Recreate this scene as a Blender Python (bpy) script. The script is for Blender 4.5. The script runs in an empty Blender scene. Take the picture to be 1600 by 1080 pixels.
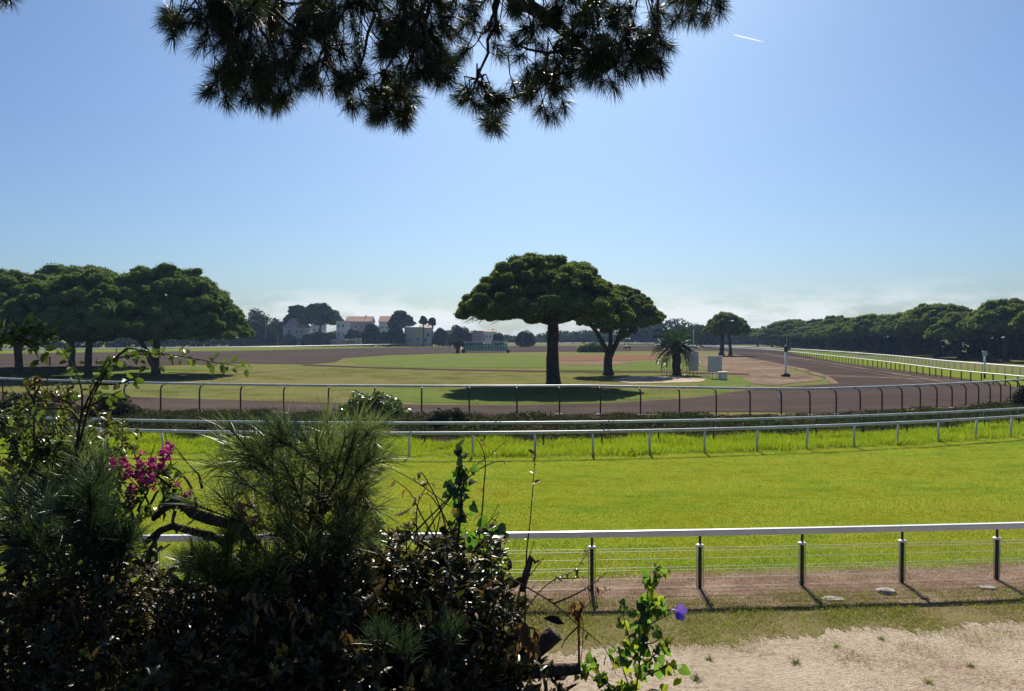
import bpy, bmesh, math, random
import numpy as np
from mathutils import Vector, Matrix, noise
from mathutils.geometry import tessellate_polygon

SC = bpy.context.scene
COL = SC.collection
rad = math.radians

# ------------------------------------------------------------------ camera, sky, sun, exposure
CAMZ = 4.8
FPX = 1200.0            # focal length in pixels of a 1600 px wide frame
HZ = 525.0              # horizon row in that frame
cam = bpy.data.cameras.new('camera')
cam.lens = 27.0
cam.sensor_width = 36.0
cam.clip_end = 9000
cam.clip_start = 0.05
camo = bpy.data.objects.new('camera', cam)
COL.objects.link(camo)
camo.location = (0, 0, CAMZ)
camo.rotation_euler = (rad(90) - math.atan(15 / FPX), 0, 0)
SC.camera = camo

SUN_EL, SUN_AZ = 41.0, 3.5          # degrees; azimuth measured from +Y towards +X
world = bpy.data.worlds.new('World')
SC.world = world
world.use_nodes = True
wn, wl = world.node_tree.nodes, world.node_tree.links
wn.clear()
sky = wn.new('ShaderNodeTexSky')
sky.sky_type = 'NISHITA'
sky.sun_disc = False
sky.sun_elevation = rad(SUN_EL)
sky.sun_rotation = rad(SUN_AZ)
sky.altitude = 0
sky.air_density = 1.0
sky.dust_density = 1.4
sky.ozone_density = 2.5
bg = wn.new('ShaderNodeBackground')
bg.inputs['Strength'].default_value = 0.055
wo = wn.new('ShaderNodeOutputWorld')
# low bank of pale cumulus far off along the horizon
tc = wn.new('ShaderNodeTexCoord')
sep = wn.new('ShaderNodeSeparateXYZ')
wl.new(tc.outputs['Generated'], sep.inputs[0])
mp = wn.new('ShaderNodeMapping')
mp.inputs['Scale'].default_value = (7, 7, 22)
wl.new(tc.outputs['Generated'], mp.inputs[0])
cn = wn.new('ShaderNodeTexNoise')
cn.inputs['Scale'].default_value = 1.0
cn.inputs['Detail'].default_value = 9
cn.inputs['Roughness'].default_value = 0.62
wl.new(mp.outputs[0], cn.inputs['Vector'])
cr = wn.new('ShaderNodeMapRange')
cr.inputs[1].default_value = 0.44
cr.inputs[2].default_value = 0.57
wl.new(cn.outputs['Fac'], cr.inputs[0])
ce = wn.new('ShaderNodeMapRange')
ce.interpolation_type = 'SMOOTHSTEP'
ce.inputs[1].default_value = 0.075
ce.inputs[2].default_value = 0.012
ce.inputs[3].default_value = 0.0
ce.inputs[4].default_value = 0.65
wl.new(sep.outputs['Z'], ce.inputs[0])
cm = wn.new('ShaderNodeMath')
cm.operation = 'MULTIPLY'
wl.new(cr.outputs[0], cm.inputs[0])
wl.new(ce.outputs[0], cm.inputs[1])
mx = wn.new('ShaderNodeMix')
mx.data_type = 'RGBA'
mx.inputs[7].default_value = (10.6, 10.9, 11.2, 1)
wl.new(cm.outputs[0], mx.inputs[0])
tint = wn.new('ShaderNodeMix')
tint.data_type = 'RGBA'
tint.blend_type = 'MULTIPLY'
tint.inputs[0].default_value = 1.0
tint.inputs[7].default_value = (0.54, 0.72, 0.93, 1)
wl.new(sky.outputs[0], tint.inputs[6])
wl.new(tint.outputs[2], mx.inputs[6])
wl.new(mx.outputs[2], bg.inputs['Color'])
wl.new(bg.outputs[0], wo.inputs['Surface'])

sl = bpy.data.lights.new('sun', 'SUN')
sl.energy = 4.6
sl.angle = rad(0.5)
sl.color = (1.0, 0.93, 0.80)
suno = bpy.data.objects.new('sun', sl)
COL.objects.link(suno)
SUNV = Vector((math.sin(rad(SUN_AZ)) * math.cos(rad(SUN_EL)), math.cos(rad(SUN_AZ)) * math.cos(rad(SUN_EL)), math.sin(rad(SUN_EL))))
suno.rotation_euler = SUNV.to_track_quat('Z', 'Y').to_euler()
suno.location = (0, 40, 60)

vs = SC.view_settings
vs.view_transform = 'Standard'
vs.look = 'None'
vs.exposure = 0.9
vs.gamma = 1.0
vs.use_curve_mapping = False
SC.render.engine = 'CYCLES'
cy = SC.cycles
cy.use_denoising = True
cy.max_bounces = 6
cy.diffuse_bounces = 3
cy.glossy_bounces = 2
cy.transmission_bounces = 4
cy.transparent_max_bounces = 8
cy.volume_bounces = 0
cy.caustics_reflective = False
cy.caustics_refractive = False
cy.sample_clamp_indirect = 4.0

# ------------------------------------------------------------------ helpers
def G(px, py, z=0.0):
    Y = (CAMZ - z) * FPX / (py - HZ)
    return ((px - 800) / FPX * Y, Y)

def D(px, py, Y):
    return Vector(((px - 800) / FPX * Y, Y, CAMZ - (py - HZ) / FPX * Y))

def tag(o, label=None, cat=None, group=None, kind=None):
    if label: o['label'] = label
    if cat: o['category'] = cat
    if group: o['group'] = group
    if kind: o['kind'] = kind
    return o

def empty(name, loc, label=None, cat=None, group=None, rz=0.0):
    o = bpy.data.objects.new(name, None)
    COL.objects.link(o)
    o.location = loc
    o.rotation_euler = (0, 0, rz)
    o.empty_display_size = 0.2
    return tag(o, label, cat, group)

def obj(name, me, parent=None, loc=None):
    o = bpy.data.objects.new(name, me)
    COL.objects.link(o)
    if parent: o.parent = parent
    if loc is not None: o.location = loc
    return o

def dup_tree(root, loc, rz=0.0, scale=1.0):
    r = root.copy(); COL.objects.link(r)
    r.location = loc; r.rotation_euler = (0, 0, rz); r.scale = (scale,) * 3 if not isinstance(scale, tuple) else scale
    for ch in list(root.children):
        c = ch.copy(); COL.objects.link(c); c.parent = r
        for g in ch.children:
            d = g.copy(); COL.objects.link(d); d.parent = c
    return r

def fast_mesh(name, V, F, mat, smooth=False):
    """V (N,3), F (M,k) arrays -> mesh"""
    V = np.asarray(V, dtype=np.float32); F = np.asarray(F, dtype=np.int32)
    me = bpy.data.meshes.new(name)
    k = F.shape[1]
    me.vertices.add(len(V)); me.vertices.foreach_set('co', V.ravel())
    me.loops.add(F.size); me.loops.foreach_set('vertex_index', F.ravel())
    me.polygons.add(len(F)); me.polygons.foreach_set('loop_start', np.arange(0, F.size, k, dtype=np.int32))
    me.polygons.foreach_set('loop_total', np.full(len(F), k, dtype=np.int32))
    if smooth: me.polygons.foreach_set('use_smooth', np.ones(len(F), dtype=bool))
    me.update(calc_edges=True)
    if mat: me.materials.append(mat)
    return me

class MB:
    def __init__(s): s.V, s.F = [], []
    def add(s, V, F):
        n = len(s.V)
        s.V += [tuple(v) for v in V]
        s.F += [tuple(i + n for i in f) for f in F]
        return s
    def box(s, c, size, rz=0.0, bev=0.0):
        hx, hy, hz = [q / 2 for q in size]
        ca, sa = math.cos(rz), math.sin(rz)
        def P(x, y, z): return (c[0] + x * ca - y * sa, c[1] + x * sa + y * ca, c[2] + z)
        if bev <= 0:
            V = [P(x, y, z) for z in (-hz, hz) for (x, y) in ((-hx, -hy), (hx, -hy), (hx, hy), (-hx, hy))]
            F = [(3, 2, 1, 0), (4, 5, 6, 7), (0, 1, 5, 4), (1, 2, 6, 5), (2, 3, 7, 6), (3, 0, 4, 7)]
        else:
            b = bev; V = []
            for z, i in ((-hz, b), (-hz + b, 0), (hz - b, 0), (hz, b)):
                V += [P(x, y, z) for (x, y) in ((-hx + i, -hy + i), (hx - i, -hy + i), (hx - i, hy - i), (-hx + i, hy - i))]
            F = [(3, 2, 1, 0), (12, 13, 14, 15)]
            for k in range(3):
                for j in range(4):
                    F.append((k * 4 + j, k * 4 + (j + 1) % 4, k * 4 + 4 + (j + 1) % 4, k * 4 + 4 + j))
        return s.add(V, F)
    def tube(s, pts, radii, n=8, cap=True, rough=0.0, seed=0, flat=1.0):
        pts = [Vector(p) for p in pts]
        if not hasattr(radii, '__len__'): radii = [radii] * len(pts)
        V, F = [], []
        up = None
        for i, p in enumerate(pts):
            t = (pts[min(i + 1, len(pts) - 1)] - pts[max(i - 1, 0)])
            if t.length < 1e-9: t = Vector((0, 0, 1))
            t.normalize()
            if up is None:
                up = Vector((0, 0, 1)) if abs(t.z) < 0.9 else Vector((1, 0, 0))
            a = t.cross(up); 
            if a.length < 1e-6: a = t.orthogonal()
            a.normalize(); b = a.cross(t); b.normalize(); up = b
            for k in range(n):
                th = 2 * math.pi * k / n
                r = radii[i]
                if rough: r *= 1 + rough * noise.noise(Vector((p.x * 1.7 + seed + math.cos(th) * 1.5, p.y * 1.7 + math.sin(th) * 1.5, p.z * 1.1)))
                V.append(p + a * math.cos(th) * r + b * math.sin(th) * r * flat)
        for i in range(len(pts) - 1):
            for k in range(n):
                F.append((i * n + k, i * n + (k + 1) % n, (i + 1) * n + (k + 1) % n, (i + 1) * n + k))
        if cap:
            F.append(tuple(reversed(range(n)))); F.append(tuple(range((len(pts) - 1) * n, len(pts) * n)))
        return s.add(V, F)
    def mesh(s, name, mat, smooth=False):
        me = bpy.data.meshes.new(name)
        me.from_pydata(s.V, [], s.F)
        if smooth: me.polygons.foreach_set('use_smooth', np.ones(len(s.F), dtype=bool))
        me.update()
        if mat: me.materials.append(mat)
        return me
    def build(s, name, mat, parent=None, smooth=False, loc=None):
        return obj(name, s.mesh(name, mat, smooth), parent, loc)

# ---- materials
def new_mat(name):
    m = bpy.data.materials.new(name); m.use_nodes = True
    nt = m.node_tree
    return m, nt, nt.nodes, nt.links, nt.nodes['Principled BSDF']

def ramp(nodes, stops):
    r = nodes.new('ShaderNodeValToRGB')
    e = r.color_ramp.elements
    while len(e) < len(stops): e.new(0.5)
    for i, (p, c) in enumerate(stops):
        e[i].position = p; e[i].color = (c[0], c[1], c[2], 1)
    return r

def gmat(name, stops, s1, s2, w=0.5, bump=0.4, bs=20.0, bd=0.05, rough=1.0, spec=0.0, stretch=None):
    m, nt, n, l, p = new_mat(name)
    geo = n.new('ShaderNodeNewGeometry')
    src = geo.outputs['Position']
    if stretch:
        mp = n.new('ShaderNodeMapping'); mp.inputs['Scale'].default_value = stretch
        l.new(src, mp.inputs[0]); src = mp.outputs[0]
    def nz(s, d=8, r=0.6):
        t = n.new('ShaderNodeTexNoise'); t.inputs['Scale'].default_value = s; t.inputs['Detail'].default_value = d
        t.inputs['Roughness'].default_value = r; l.new(src, t.inputs['Vector']); return t
    a, b = nz(s1), nz(s2, 6, 0.65)
    mxx = n.new('ShaderNodeMix'); mxx.inputs[0].default_value = w
    l.new(a.outputs['Fac'], mxx.inputs[2]); l.new(b.outputs['Fac'], mxx.inputs[3])
    r = ramp(n, stops); l.new(mxx.outputs[0], r.inputs[0])
    l.new(r.outputs[0], p.inputs['Base Color'])
    p.inputs['Roughness'].default_value = rough
    p.inputs['Specular IOR Level'].default_value = spec
    if bump:
        c = nz(bs, 6, 0.7); bp = n.new('ShaderNodeBump'); bp.inputs['Strength'].default_value = bump; bp.inputs['Distance'].default_value = bd
        l.new(c.outputs['Fac'], bp.inputs['Height']); l.new(bp.outputs[0], p.inputs['Normal'])
    return m

def lmat(name, stops, trans=0.35, tcol=1.4, rough=0.5, spec=0.3, patch=None):
    """leaf: one tint per leaf island, part of the light passes through"""
    m, nt, n, l, p = new_mat(name)
    geo = n.new('ShaderNodeNewGeometry')
    r = ramp(n, stops); l.new(geo.outputs['Random Per Island'], r.inputs[0])
    l.new(r.outputs[0], p.inputs['Base Color'])
    if patch:
        pc, s1, s2, st = patch
        mp = n.new('ShaderNodeMapping'); mp.inputs['Scale'].default_value = st; l.new(geo.outputs['Position'], mp.inputs[0])
        na, nb = n.new('ShaderNodeTexNoise'), n.new('ShaderNodeTexNoise')
        for t_, sc_ in ((na, s1), (nb, s2)): t_.inputs['Scale'].default_value = sc_; t_.inputs['Detail'].default_value = 6; l.new(mp.outputs[0], t_.inputs['Vector'])
        mu = n.new('ShaderNodeMath'); mu.operation = 'ADD'; l.new(na.outputs['Fac'], mu.inputs[0]); l.new(nb.outputs['Fac'], mu.inputs[1])
        rr = ramp(n, [(0.40, pc[0]), (0.5, (1, 1, 1)), (0.62, pc[1])]); hv = n.new('ShaderNodeMath'); hv.operation = 'MULTIPLY'; hv.inputs[1].default_value = .5
        l.new(mu.outputs[0], hv.inputs[0]); l.new(hv.outputs[0], rr.inputs[0])
        mq = n.new('ShaderNodeMix'); mq.data_type = 'RGBA'; mq.blend_type = 'MULTIPLY'; mq.inputs[0].default_value = 1
        l.new(r.outputs[0], mq.inputs[6]); l.new(rr.outputs[0], mq.inputs[7])
        class _O: outputs = [mq.outputs[2]]
        r = _O; l.new(mq.outputs[2], p.inputs['Base Color'])
    p.inputs['Roughness'].default_value = rough; p.inputs['Specular IOR Level'].default_value = spec
    if trans > 0:
        t = n.new('ShaderNodeBsdfTranslucent')
        mm = n.new('ShaderNodeMix'); mm.data_type = 'RGBA'; mm.blend_type = 'MULTIPLY'; mm.inputs[0].default_value = 1
        mm.inputs[7].default_value = (tcol, tcol * 1.02, tcol * 0.55, 1)
        l.new(r.outputs[0], mm.inputs[6]); l.new(mm.outputs[2], t.inputs['Color'])
        ms = n.new('ShaderNodeMixShader'); ms.inputs[0].default_value = trans
        l.new(p.outputs[0], ms.inputs[1]); l.new(t.outputs[0], ms.inputs[2])
        l.new(ms.outputs[0], n['Material Output'].inputs['Surface'])
    return m

def pmat(name, col, rough=0.5, metal=0.0, spec=0.5, var=0.15, vs_=3.0, bump=0.0, bs=30.0, col2=None):
    m, nt, n, l, p = new_mat(name)
    tcn = n.new('ShaderNodeTexCoord')
    t = n.new('ShaderNodeTexNoise'); t.inputs['Scale'].default_value = vs_; t.inputs['Detail'].default_value = 7; t.inputs['Roughness'].default_value = 0.65
    l.new(tcn.outputs['Object'], t.inputs['Vector'])
    c2 = col2 or tuple(c * (1 - 2 * var) for c in col)
    r = ramp(n, [(0.32, c2), (0.62, col)]); l.new(t.outputs['Fac'], r.inputs[0])
    l.new(r.outputs[0], p.inputs['Base Color'])
    p.inputs['Roughness'].default_value = rough; p.inputs['Metallic'].default_value = metal
    p.inputs['Specular IOR Level'].default_value = spec
    if bump:
        t2 = n.new('ShaderNodeTexNoise'); t2.inputs['Scale'].default_value = bs; t2.inputs['Detail'].default_value = 5
        l.new(tcn.outputs['Object'], t2.inputs['Vector'])
        b = n.new('ShaderNodeBump'); b.inputs['Strength'].default_value = bump; b.inputs['Distance'].default_value = 0.03
        l.new(t2.outputs['Fac'], b.inputs['Height']); l.new(b.outputs[0], p.inputs['Normal'])
    return m

M = {}
M['infield'] = gmat('infield_grass', [(0.30, (0.190, 0.130, 0.080)), (0.42, (0.160, 0.138, 0.062)), (0.53, (0.130, 0.138, 0.048)), (0.68, (0.088, 0.125, 0.032))], 0.055, 0.5, 0.45, 0.6, 6, 0.12)
M['green'] = gmat('greener_grass', [(0.32, (0.15, 0.14, 0.055)), (0.5, (0.112, 0.142, 0.040)), (0.68, (0.075, 0.125, 0.026))], 0.12, 1.1, 0.5, 0.5, 6, 0.1)
M['farturf'] = gmat('bright_far_turf', [(0.35, (0.15, 0.165, 0.03)), (0.6, (0.115, 0.155, 0.018))], 0.15, 1.2, 0.5, 0.4, 6, 0.08)
M['turf'] = gmat('turf_soil', [(0.32, (0.10, 0.11, 0.008)), (0.55, (0.14, 0.15, 0.008)), (0.7, (0.17, 0.165, 0.012))], 0.35, 4.0, 0.5, 0.6, 40, 0.03, stretch=(0.35, 1, 1))
M['dirt'] = gmat('track_dirt', [(0.34, (0.040, 0.031, 0.029)), (0.5, (0.064, 0.050, 0.046)), (0.66, (0.098, 0.076, 0.069))], 0.16, 1.6, 0.5, 0.6, 8, 0.06, stretch=(0.16, 0.8, 1))
M['trail'] = gmat('packed_dirt', [(0.34, (0.075, 0.056, 0.05)), (0.66, (0.13, 0.10, 0.09))], 0.3, 1.6, 0.5, 0.4, 8, 0.04)
M['sandy'] = gmat('rough_sand', [(0.34, (0.085, 0.058, 0.045)), (0.47, (0.16, 0.113, 0.082)), (0.6, (0.25, 0.19, 0.14)), (0.7, (0.13, 0.12, 0.06))], 0.13, 0.9, 0.5, 0.8, 1.5, 0.25)
M['clay'] = gmat('red_clay', [(0.3, (0.155, 0.082, 0.055)), (0.7, (0.205, 0.115, 0.08))], 0.1, 1.0, 0.5, 0.3, 5, 0.05)
M['path'] = gmat('sandy_path', [(0.32, (0.19, 0.13, 0.092)), (0.41, (0.33, 0.25, 0.185)), (0.51, (0.45, 0.365, 0.28)), (0.66, (0.54, 0.46, 0.365))], 0.5, 9.0, 0.5, 1.0, 22, 0.06)
M['verge'] = gmat('verge_soil', [(0.34, (0.26, 0.185, 0.12)), (0.5, (0.19, 0.165, 0.075)), (0.62, (0.12, 0.14, 0.035))], 0.8, 7.0, 0.5, 0.9, 30, 0.04)
M['drydirt'] = gmat('fence_foot_dirt', [(0.34, (0.15, 0.095, 0.07)), (0.5, (0.25, 0.17, 0.13)), (0.64, (0.36, 0.26, 0.20))], 0.9, 9.0, 0.5, 1.0, 28, 0.05)
M['bank'] = gmat('bank_earth', [(0.35, (0.028, 0.022, 0.016)), (0.5, (0.075, 0.052, 0.040)), (0.66, (0.13, 0.09, 0.068))], 0.5, 3.0, 0.5, 1.0, 6, 0.15)
M['terrace'] = gmat('terrace_soil', [(0.35, (0.02, 0.014, 0.009)), (0.65, (0.06, 0.04, 0.025))], 2.0, 12.0, 0.5, 0.8, 25, 0.03)
M['bark'] = pmat('pine_bark', (0.075, 0.055, 0.043), 0.9, spec=0.1, vs_=2.5, bump=0.9, bs=9, col2=(0.028, 0.021, 0.018))
M['barkn'] = pmat('grey_bark', (0.11, 0.085, 0.065), 0.85, spec=0.15, vs_=25, bump=0.9, bs=60, col2=(0.03, 0.022, 0.017))
M['twig'] = pmat('twig_bark', (0.07, 0.042, 0.027), 0.8, spec=0.2, vs_=20, col2=(0.025, 0.016, 0.012))
M['pine'] = lmat('pine_foliage', [(0, (0.028, 0.052, 0.022)), (0.4, (0.080, 0.115, 0.034)), (0.8, (0.155, 0.185, 0.048)), (1, (0.21, 0.22, 0.06))], 0.34, 1.9, 0.7, 0.03)
M['pinel'] = lmat('pine_foliage_deep', [(0, (0.024, 0.050, 0.022)), (0.4, (0.064, 0.112, 0.032)), (1, (0.145, 0.195, 0.052))], 0.32, 1.8, 0.7, 0.03)
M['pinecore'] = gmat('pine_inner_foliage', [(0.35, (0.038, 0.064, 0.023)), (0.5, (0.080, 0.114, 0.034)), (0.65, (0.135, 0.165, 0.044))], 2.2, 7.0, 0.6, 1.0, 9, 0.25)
M['far'] = lmat('far_foliage', [(0, (0.020, 0.034, 0.014)), (0.6, (0.035, 0.055, 0.020)), (1, (0.06, 0.075, 0.028))], 0.2, 1.3, 0.8, 0.02)
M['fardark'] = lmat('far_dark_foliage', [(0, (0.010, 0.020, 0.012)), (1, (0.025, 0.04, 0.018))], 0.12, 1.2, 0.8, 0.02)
M['faryel'] = lmat('far_pale_foliage', [(0, (0.05, 0.06, 0.022)), (1, (0.10, 0.11, 0.04))], 0.25, 1.2, 0.8, 0.02)
M['needle'] = lmat('pine_needles', [(0, (0.012, 0.022, 0.009)), (0.6, (0.024, 0.042, 0.014)), (0.93, (0.04, 0.055, 0.018)), (1, (0.10, 0.065, 0.03))], 0.22, 1.3, 0.45, 0.35)
M['needle2'] = lmat('young_pine_needles', [(0, (0.050, 0.078, 0.036)), (0.55, (0.095, 0.130, 0.060)), (0.9, (0.14, 0.175, 0.08)), (1, (0.20, 0.16, 0.08))], 0.42, 1.4, 0.36, 0.5)
M['needle4'] = lmat('light_pine_needles', [(0, (0.05, 0.08, 0.025)), (0.55, (0.09, 0.125, 0.04)), (0.9, (0.13, 0.16, 0.055)), (1, (0.2, 0.15, 0.07))], 0.35, 1.5, 0.35, 0.5)
M['needle3'] = lmat('teal_pine_needles', [(0, (0.020, 0.044, 0.024)), (0.6, (0.040, 0.072, 0.036)), (1, (0.07, 0.10, 0.048))], 0.25, 1.2, 0.4, 0.45)
M['deadneedle'] = lmat('dead_needles', [(0, (0.06, 0.033, 0.018)), (1, (0.13, 0.075, 0.04))], 0.2, 1.2, 0.6, 0.2)
M['gloss'] = lmat('glossy_dark_leaf', [(0, (0.020, 0.022, 0.010)), (0.5, (0.038, 0.040, 0.016)), (0.75, (0.065, 0.062, 0.022)), (0.87, (0.10, 0.058, 0.026)), (1, (0.15, 0.085, 0.042))], 0.24, 1.5, 0.36, 0.3)
M['inner'] = lmat('inner_shade_leaf', [(0, (0.012, 0.012, 0.008)), (0.7, (0.026, 0.021, 0.012)), (1, (0.07, 0.042, 0.022))], 0.08, 1.1, 0.7, 0.15)  # near-black brown: shade inside the bush put into the leaf colour
M['hedgeleaf'] = lmat('hedge_leaf', [(0, (0.03, 0.04, 0.012)), (0.5, (0.055, 0.07, 0.018)), (0.85, (0.10, 0.11, 0.03)), (1, (0.17, 0.12, 0.06))], 0.42, 1.6, 0.3, 0.5)
M['leafy'] = lmat('green_leaf', [(0, (0.035, 0.06, 0.016)), (0.6, (0.06, 0.095, 0.02)), (1, (0.12, 0.14, 0.035))], 0.45, 1.7, 0.32, 0.55)
M['vine'] = lmat('vine_leaf', [(0, (0.035, 0.08, 0.018)), (0.6, (0.08, 0.14, 0.02)), (1, (0.18, 0.21, 0.025))], 0.68, 2.1, 0.5, 0.25)
M['vineyel'] = lmat('yellow_vine_leaf', [(0, (0.12, 0.16, 0.02)), (1, (0.24, 0.25, 0.03))], 0.6, 1.9, 0.5, 0.3)
M['vined'] = lmat('dark_vine_leaf', [(0, (0.014, 0.032, 0.016)), (1, (0.03, 0.06, 0.02))], 0.28, 1.6, 0.35, 0.5)
M['deadleaf'] = lmat('dead_leaf', [(0, (0.10, 0.048, 0.024)), (0.5, (0.19, 0.10, 0.045)), (1, (0.30, 0.17, 0.085))], 0.35, 1.2, 0.6, 0.25)
M['bract'] = lmat('magenta_bract', [(0, (0.20, 0.018, 0.12)), (0.6, (0.34, 0.04, 0.22)), (1, (0.46, 0.10, 0.33))], 0.4, 1.0, 0.5, 0.3)
M['violet'] = lmat('violet_petal', [(0, (0.12, 0.06, 0.62)), (1, (0.20, 0.11, 0.78))], 0.4, 1.0, 0.5, 0.3)
M['throat'] = lmat('pale_throat', [(0, (0.65, 0.5, 0.75)), (1, (0.65, 0.5, 0.75))], 0.3, 1.0, 0.5, 0.2)
M['blade'] = lmat('turf_blade', [(0, (0.135, 0.185, 0.032)), (0.5, (0.205, 0.258, 0.045)), (0.9, (0.26, 0.29, 0.06)), (1, (0.32, 0.27, 0.09))], 0.6, 1.6, 0.6, 0.1, (((1.10, .97, 1.1), (.66, .82, .76)), .28, 1.5, (.45, 1.3, 1)))
M['tall'] = lmat('long_grass_blade', [(0, (0.09, 0.14, 0.008)), (0.6, (0.165, 0.22, 0.012)), (1, (0.22, 0.25, 0.03))], 0.6, 1.7, 0.55, 0.15)
M['weed'] = lmat('verge_blade', [(0, (0.085, 0.13, 0.022)), (0.55, (0.14, 0.175, 0.035)), (0.8, (0.22, 0.19, 0.075)), (1, (0.36, 0.28, 0.15))], 0.5, 1.5, 0.5, 0.2)
M['fieldblade'] = lmat('infield_blade', [(0, (0.07, 0.08, 0.016)), (0.6, (0.095, 0.095, 0.024)), (1, (0.16, 0.125, 0.05))], 0.4, 1.3, 0.6, 0.1)
M['straw'] = lmat('dry_straw', [(0, (0.16, 0.10, 0.065)), (0.6, (0.30, 0.21, 0.14)), (1, (0.48, 0.38, 0.27))], 0.3, 1.1, 0.6, 0.2)
M['scrub'] = lmat('bank_scrub_leaf', [(0, (0.016, 0.026, 0.012)), (0.6, (0.032, 0.046, 0.018)), (0.9, (0.06, 0.07, 0.025)), (1, (0.09, 0.06, 0.035))], 0.25, 1.3, 0.8, 0.08)
M['white'] = pmat('white_rail_plastic', (0.78, 0.78, 0.76), 0.38, spec=0.5, var=0.07, vs_=1.5)
M['postw'] = pmat('white_post', (0.70, 0.70, 0.68), 0.5, var=0.12, vs_=4)
M['railg'] = pmat('weathered_rail', (0.64, 0.64, 0.62), 0.45, vs_=1.7, col2=(0.40, 0.40, 0.37))
M['darkpost'] = pmat('dark_metal_post', (0.035, 0.032, 0.030), 0.5, 0.3, var=0.2)
M['greenpost'] = pmat('green_metal_post', (0.02, 0.035, 0.028), 0.38, 0.2, var=0.2)
M['galv'] = pmat('galvanised_steel', (0.50, 0.52, 0.52), 0.34, 0.8, var=0.12, vs_=8)
M['wire'] = pmat('pale_wire', (0.70, 0.74, 0.66), 0.45, 0.15, var=0.1)
M['conc'] = pmat('concrete', (0.36, 0.33, 0.29), 0.9, spec=0.2, vs_=9, bump=0.5, bs=40, col2=(0.18, 0.16, 0.14))
M['stone'] = pmat('pale_stone', (0.44, 0.40, 0.34), 0.9, spec=0.2, vs_=8, bump=0.6, bs=25, col2=(0.18, 0.155, 0.13))
M['board'] = pmat('grey_board_panel', (0.42, 0.43, 0.45), 0.5, var=0.12, vs_=2)
M['gategreen'] = pmat('gate_green_paint', (0.018, 0.13, 0.095), 0.45, var=0.15)
M['gatepale'] = pmat('gate_pale_panel', (0.12, 0.30, 0.26), 0.5, var=0.15)
M['rubber'] = pmat('black_rubber', (0.015, 0.015, 0.015), 0.8, var=0.1)
M['wallw'] = pmat('white_render', (0.66, 0.64, 0.60), 0.85, spec=0.2, var=0.06, vs_=0.6)
M['wallb'] = pmat('beige_render', (0.50, 0.43, 0.33), 0.85, spec=0.2, var=0.08, vs_=0.6)
M['wallp'] = pmat('pink_render', (0.48, 0.33, 0.26), 0.85, spec=0.2, var=0.08, vs_=0.6)
M['roof'] = pmat('terracotta_tiles', (0.38, 0.21, 0.15), 0.85, spec=0.2, var=0.18, vs_=1.5)
M['roofp'] = pmat('pale_tiles', (0.46, 0.31, 0.26), 0.85, spec=0.2, var=0.12, vs_=1.5)
M['glass'] = pmat('window_glass', (0.03, 0.035, 0.04), 0.1, spec=0.6, var=0.05)
M['hide'] = pmat('dark_bay_coat', (0.035, 0.02, 0.013), 0.6, var=0.2)
M['redpost'] = pmat('dull_red_post', (0.10, 0.025, 0.02), 0.7, var=0.15)

# ------------------------------------------------------------------ ground and tracks
def rough_poly(pts, amp=0.02, maxrel=0.045, seed=0, closed=True):
    """subdivide a plan outline and wobble it like a worn edge; step and wobble grow with distance"""
    out = []
    n = len(pts)
    for i in range(n if closed else n - 1):
        a, b = Vector((*pts[i], 0)), Vector((*pts[(i + 1) % n], 0))
        L = (b - a).length
        d = max(6.0, min(a.length, b.length))
        k = max(1, min(60, int(L / (d * maxrel))))
        nr = (b - a).normalized().cross(Vector((0, 0, 1))) if L > 1e-6 else Vector()
        for j in range(k):
            p = a.lerp(b, j / k)
            f = 12.0 / d
            w = noise.noise(Vector((p.x * f * 0.5, p.y * f * 0.5, seed * 3.1))) + 0.6 * noise.noise(Vector((p.x * f * 2, p.y * f * 2, seed * 7.7)))
            q = p + nr * (w * amp * d)
            out.append((q.x, q.y))
    return out

def sheet(name, loops, z, mat, amp=0.012, seed=0, kind='structure'):
    ls = [rough_poly(l, amp, seed=seed + i) for i, l in enumerate(loops)]
    tris = tessellate_polygon([[Vector((x, y, 0)) for x, y in l] for l in ls])
    V = [(x, y, z) for l in ls for x, y in l]
    F = []
    for t in tris:
        a, b, c = [Vector(V[i]) for i in t]
        F.append(tuple(t) if (b - a).cross(c - a).z > 0 else tuple(reversed(t)))
    me = bpy.data.meshes.new(name); me.from_pydata(V, [], F); me.update(); me.materials.append(mat)
    return tag(obj(name, me), kind=kind)

def PX(*pp): return [G(*p) for p in pp]

mb = MB(); mb.add([(-1300, -150, 0), (1300, -150, 0), (1300, 1300, 0), (-1300, 1300, 0)], [(0, 1, 2, 3)])
tag(mb.build('ground', M['infield']), kind='structure')

# fence lines as smooth plan curves Y(X), fitted to points along them
def curve(pts, deg=4):
    xs = np.array([p[0] for p in pts]); ys = np.array([p[1] for p in pts])
    c = np.polyfit(xs, ys, deg)
    return lambda x: float(np.polyval(c, x))
cA = lambda x: 13.95 + 0.12 + (x + 9) ** 2 / 370.0
cB1 = lambda x: 30.0 + (x + 5) ** 2 / (133.0 if x > -5 else 112.0)
cB2 = lambda x: 33.5 + (x + 4) ** 2 / (140.0 if x > -4 else 150.0)
cC = curve([(-52, 61), (-42, 54), (-32.9, 49.3), (-20.9, 45.2), (-10.9, 43.2), (2.6, 41.8), (10.5, 42.9), (16.6, 45.5), (23.5, 48.4), (31.5, 52), (37, 55), (46, 62)], 4)
def zC(x): return 0.40 * (1 - max(0.0, min(1.0, (x - 4) / 14.0)) ** 1.0) if x > 4 else 0.40
def walk(f, x0, x1, step):
    out = []; x = x0
    while x < x1:
        out.append((x, f(x))); d = (f(x + 0.01) - f(x)) / 0.01
        x += step / math.sqrt(1 + d * d)
    return out
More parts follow.
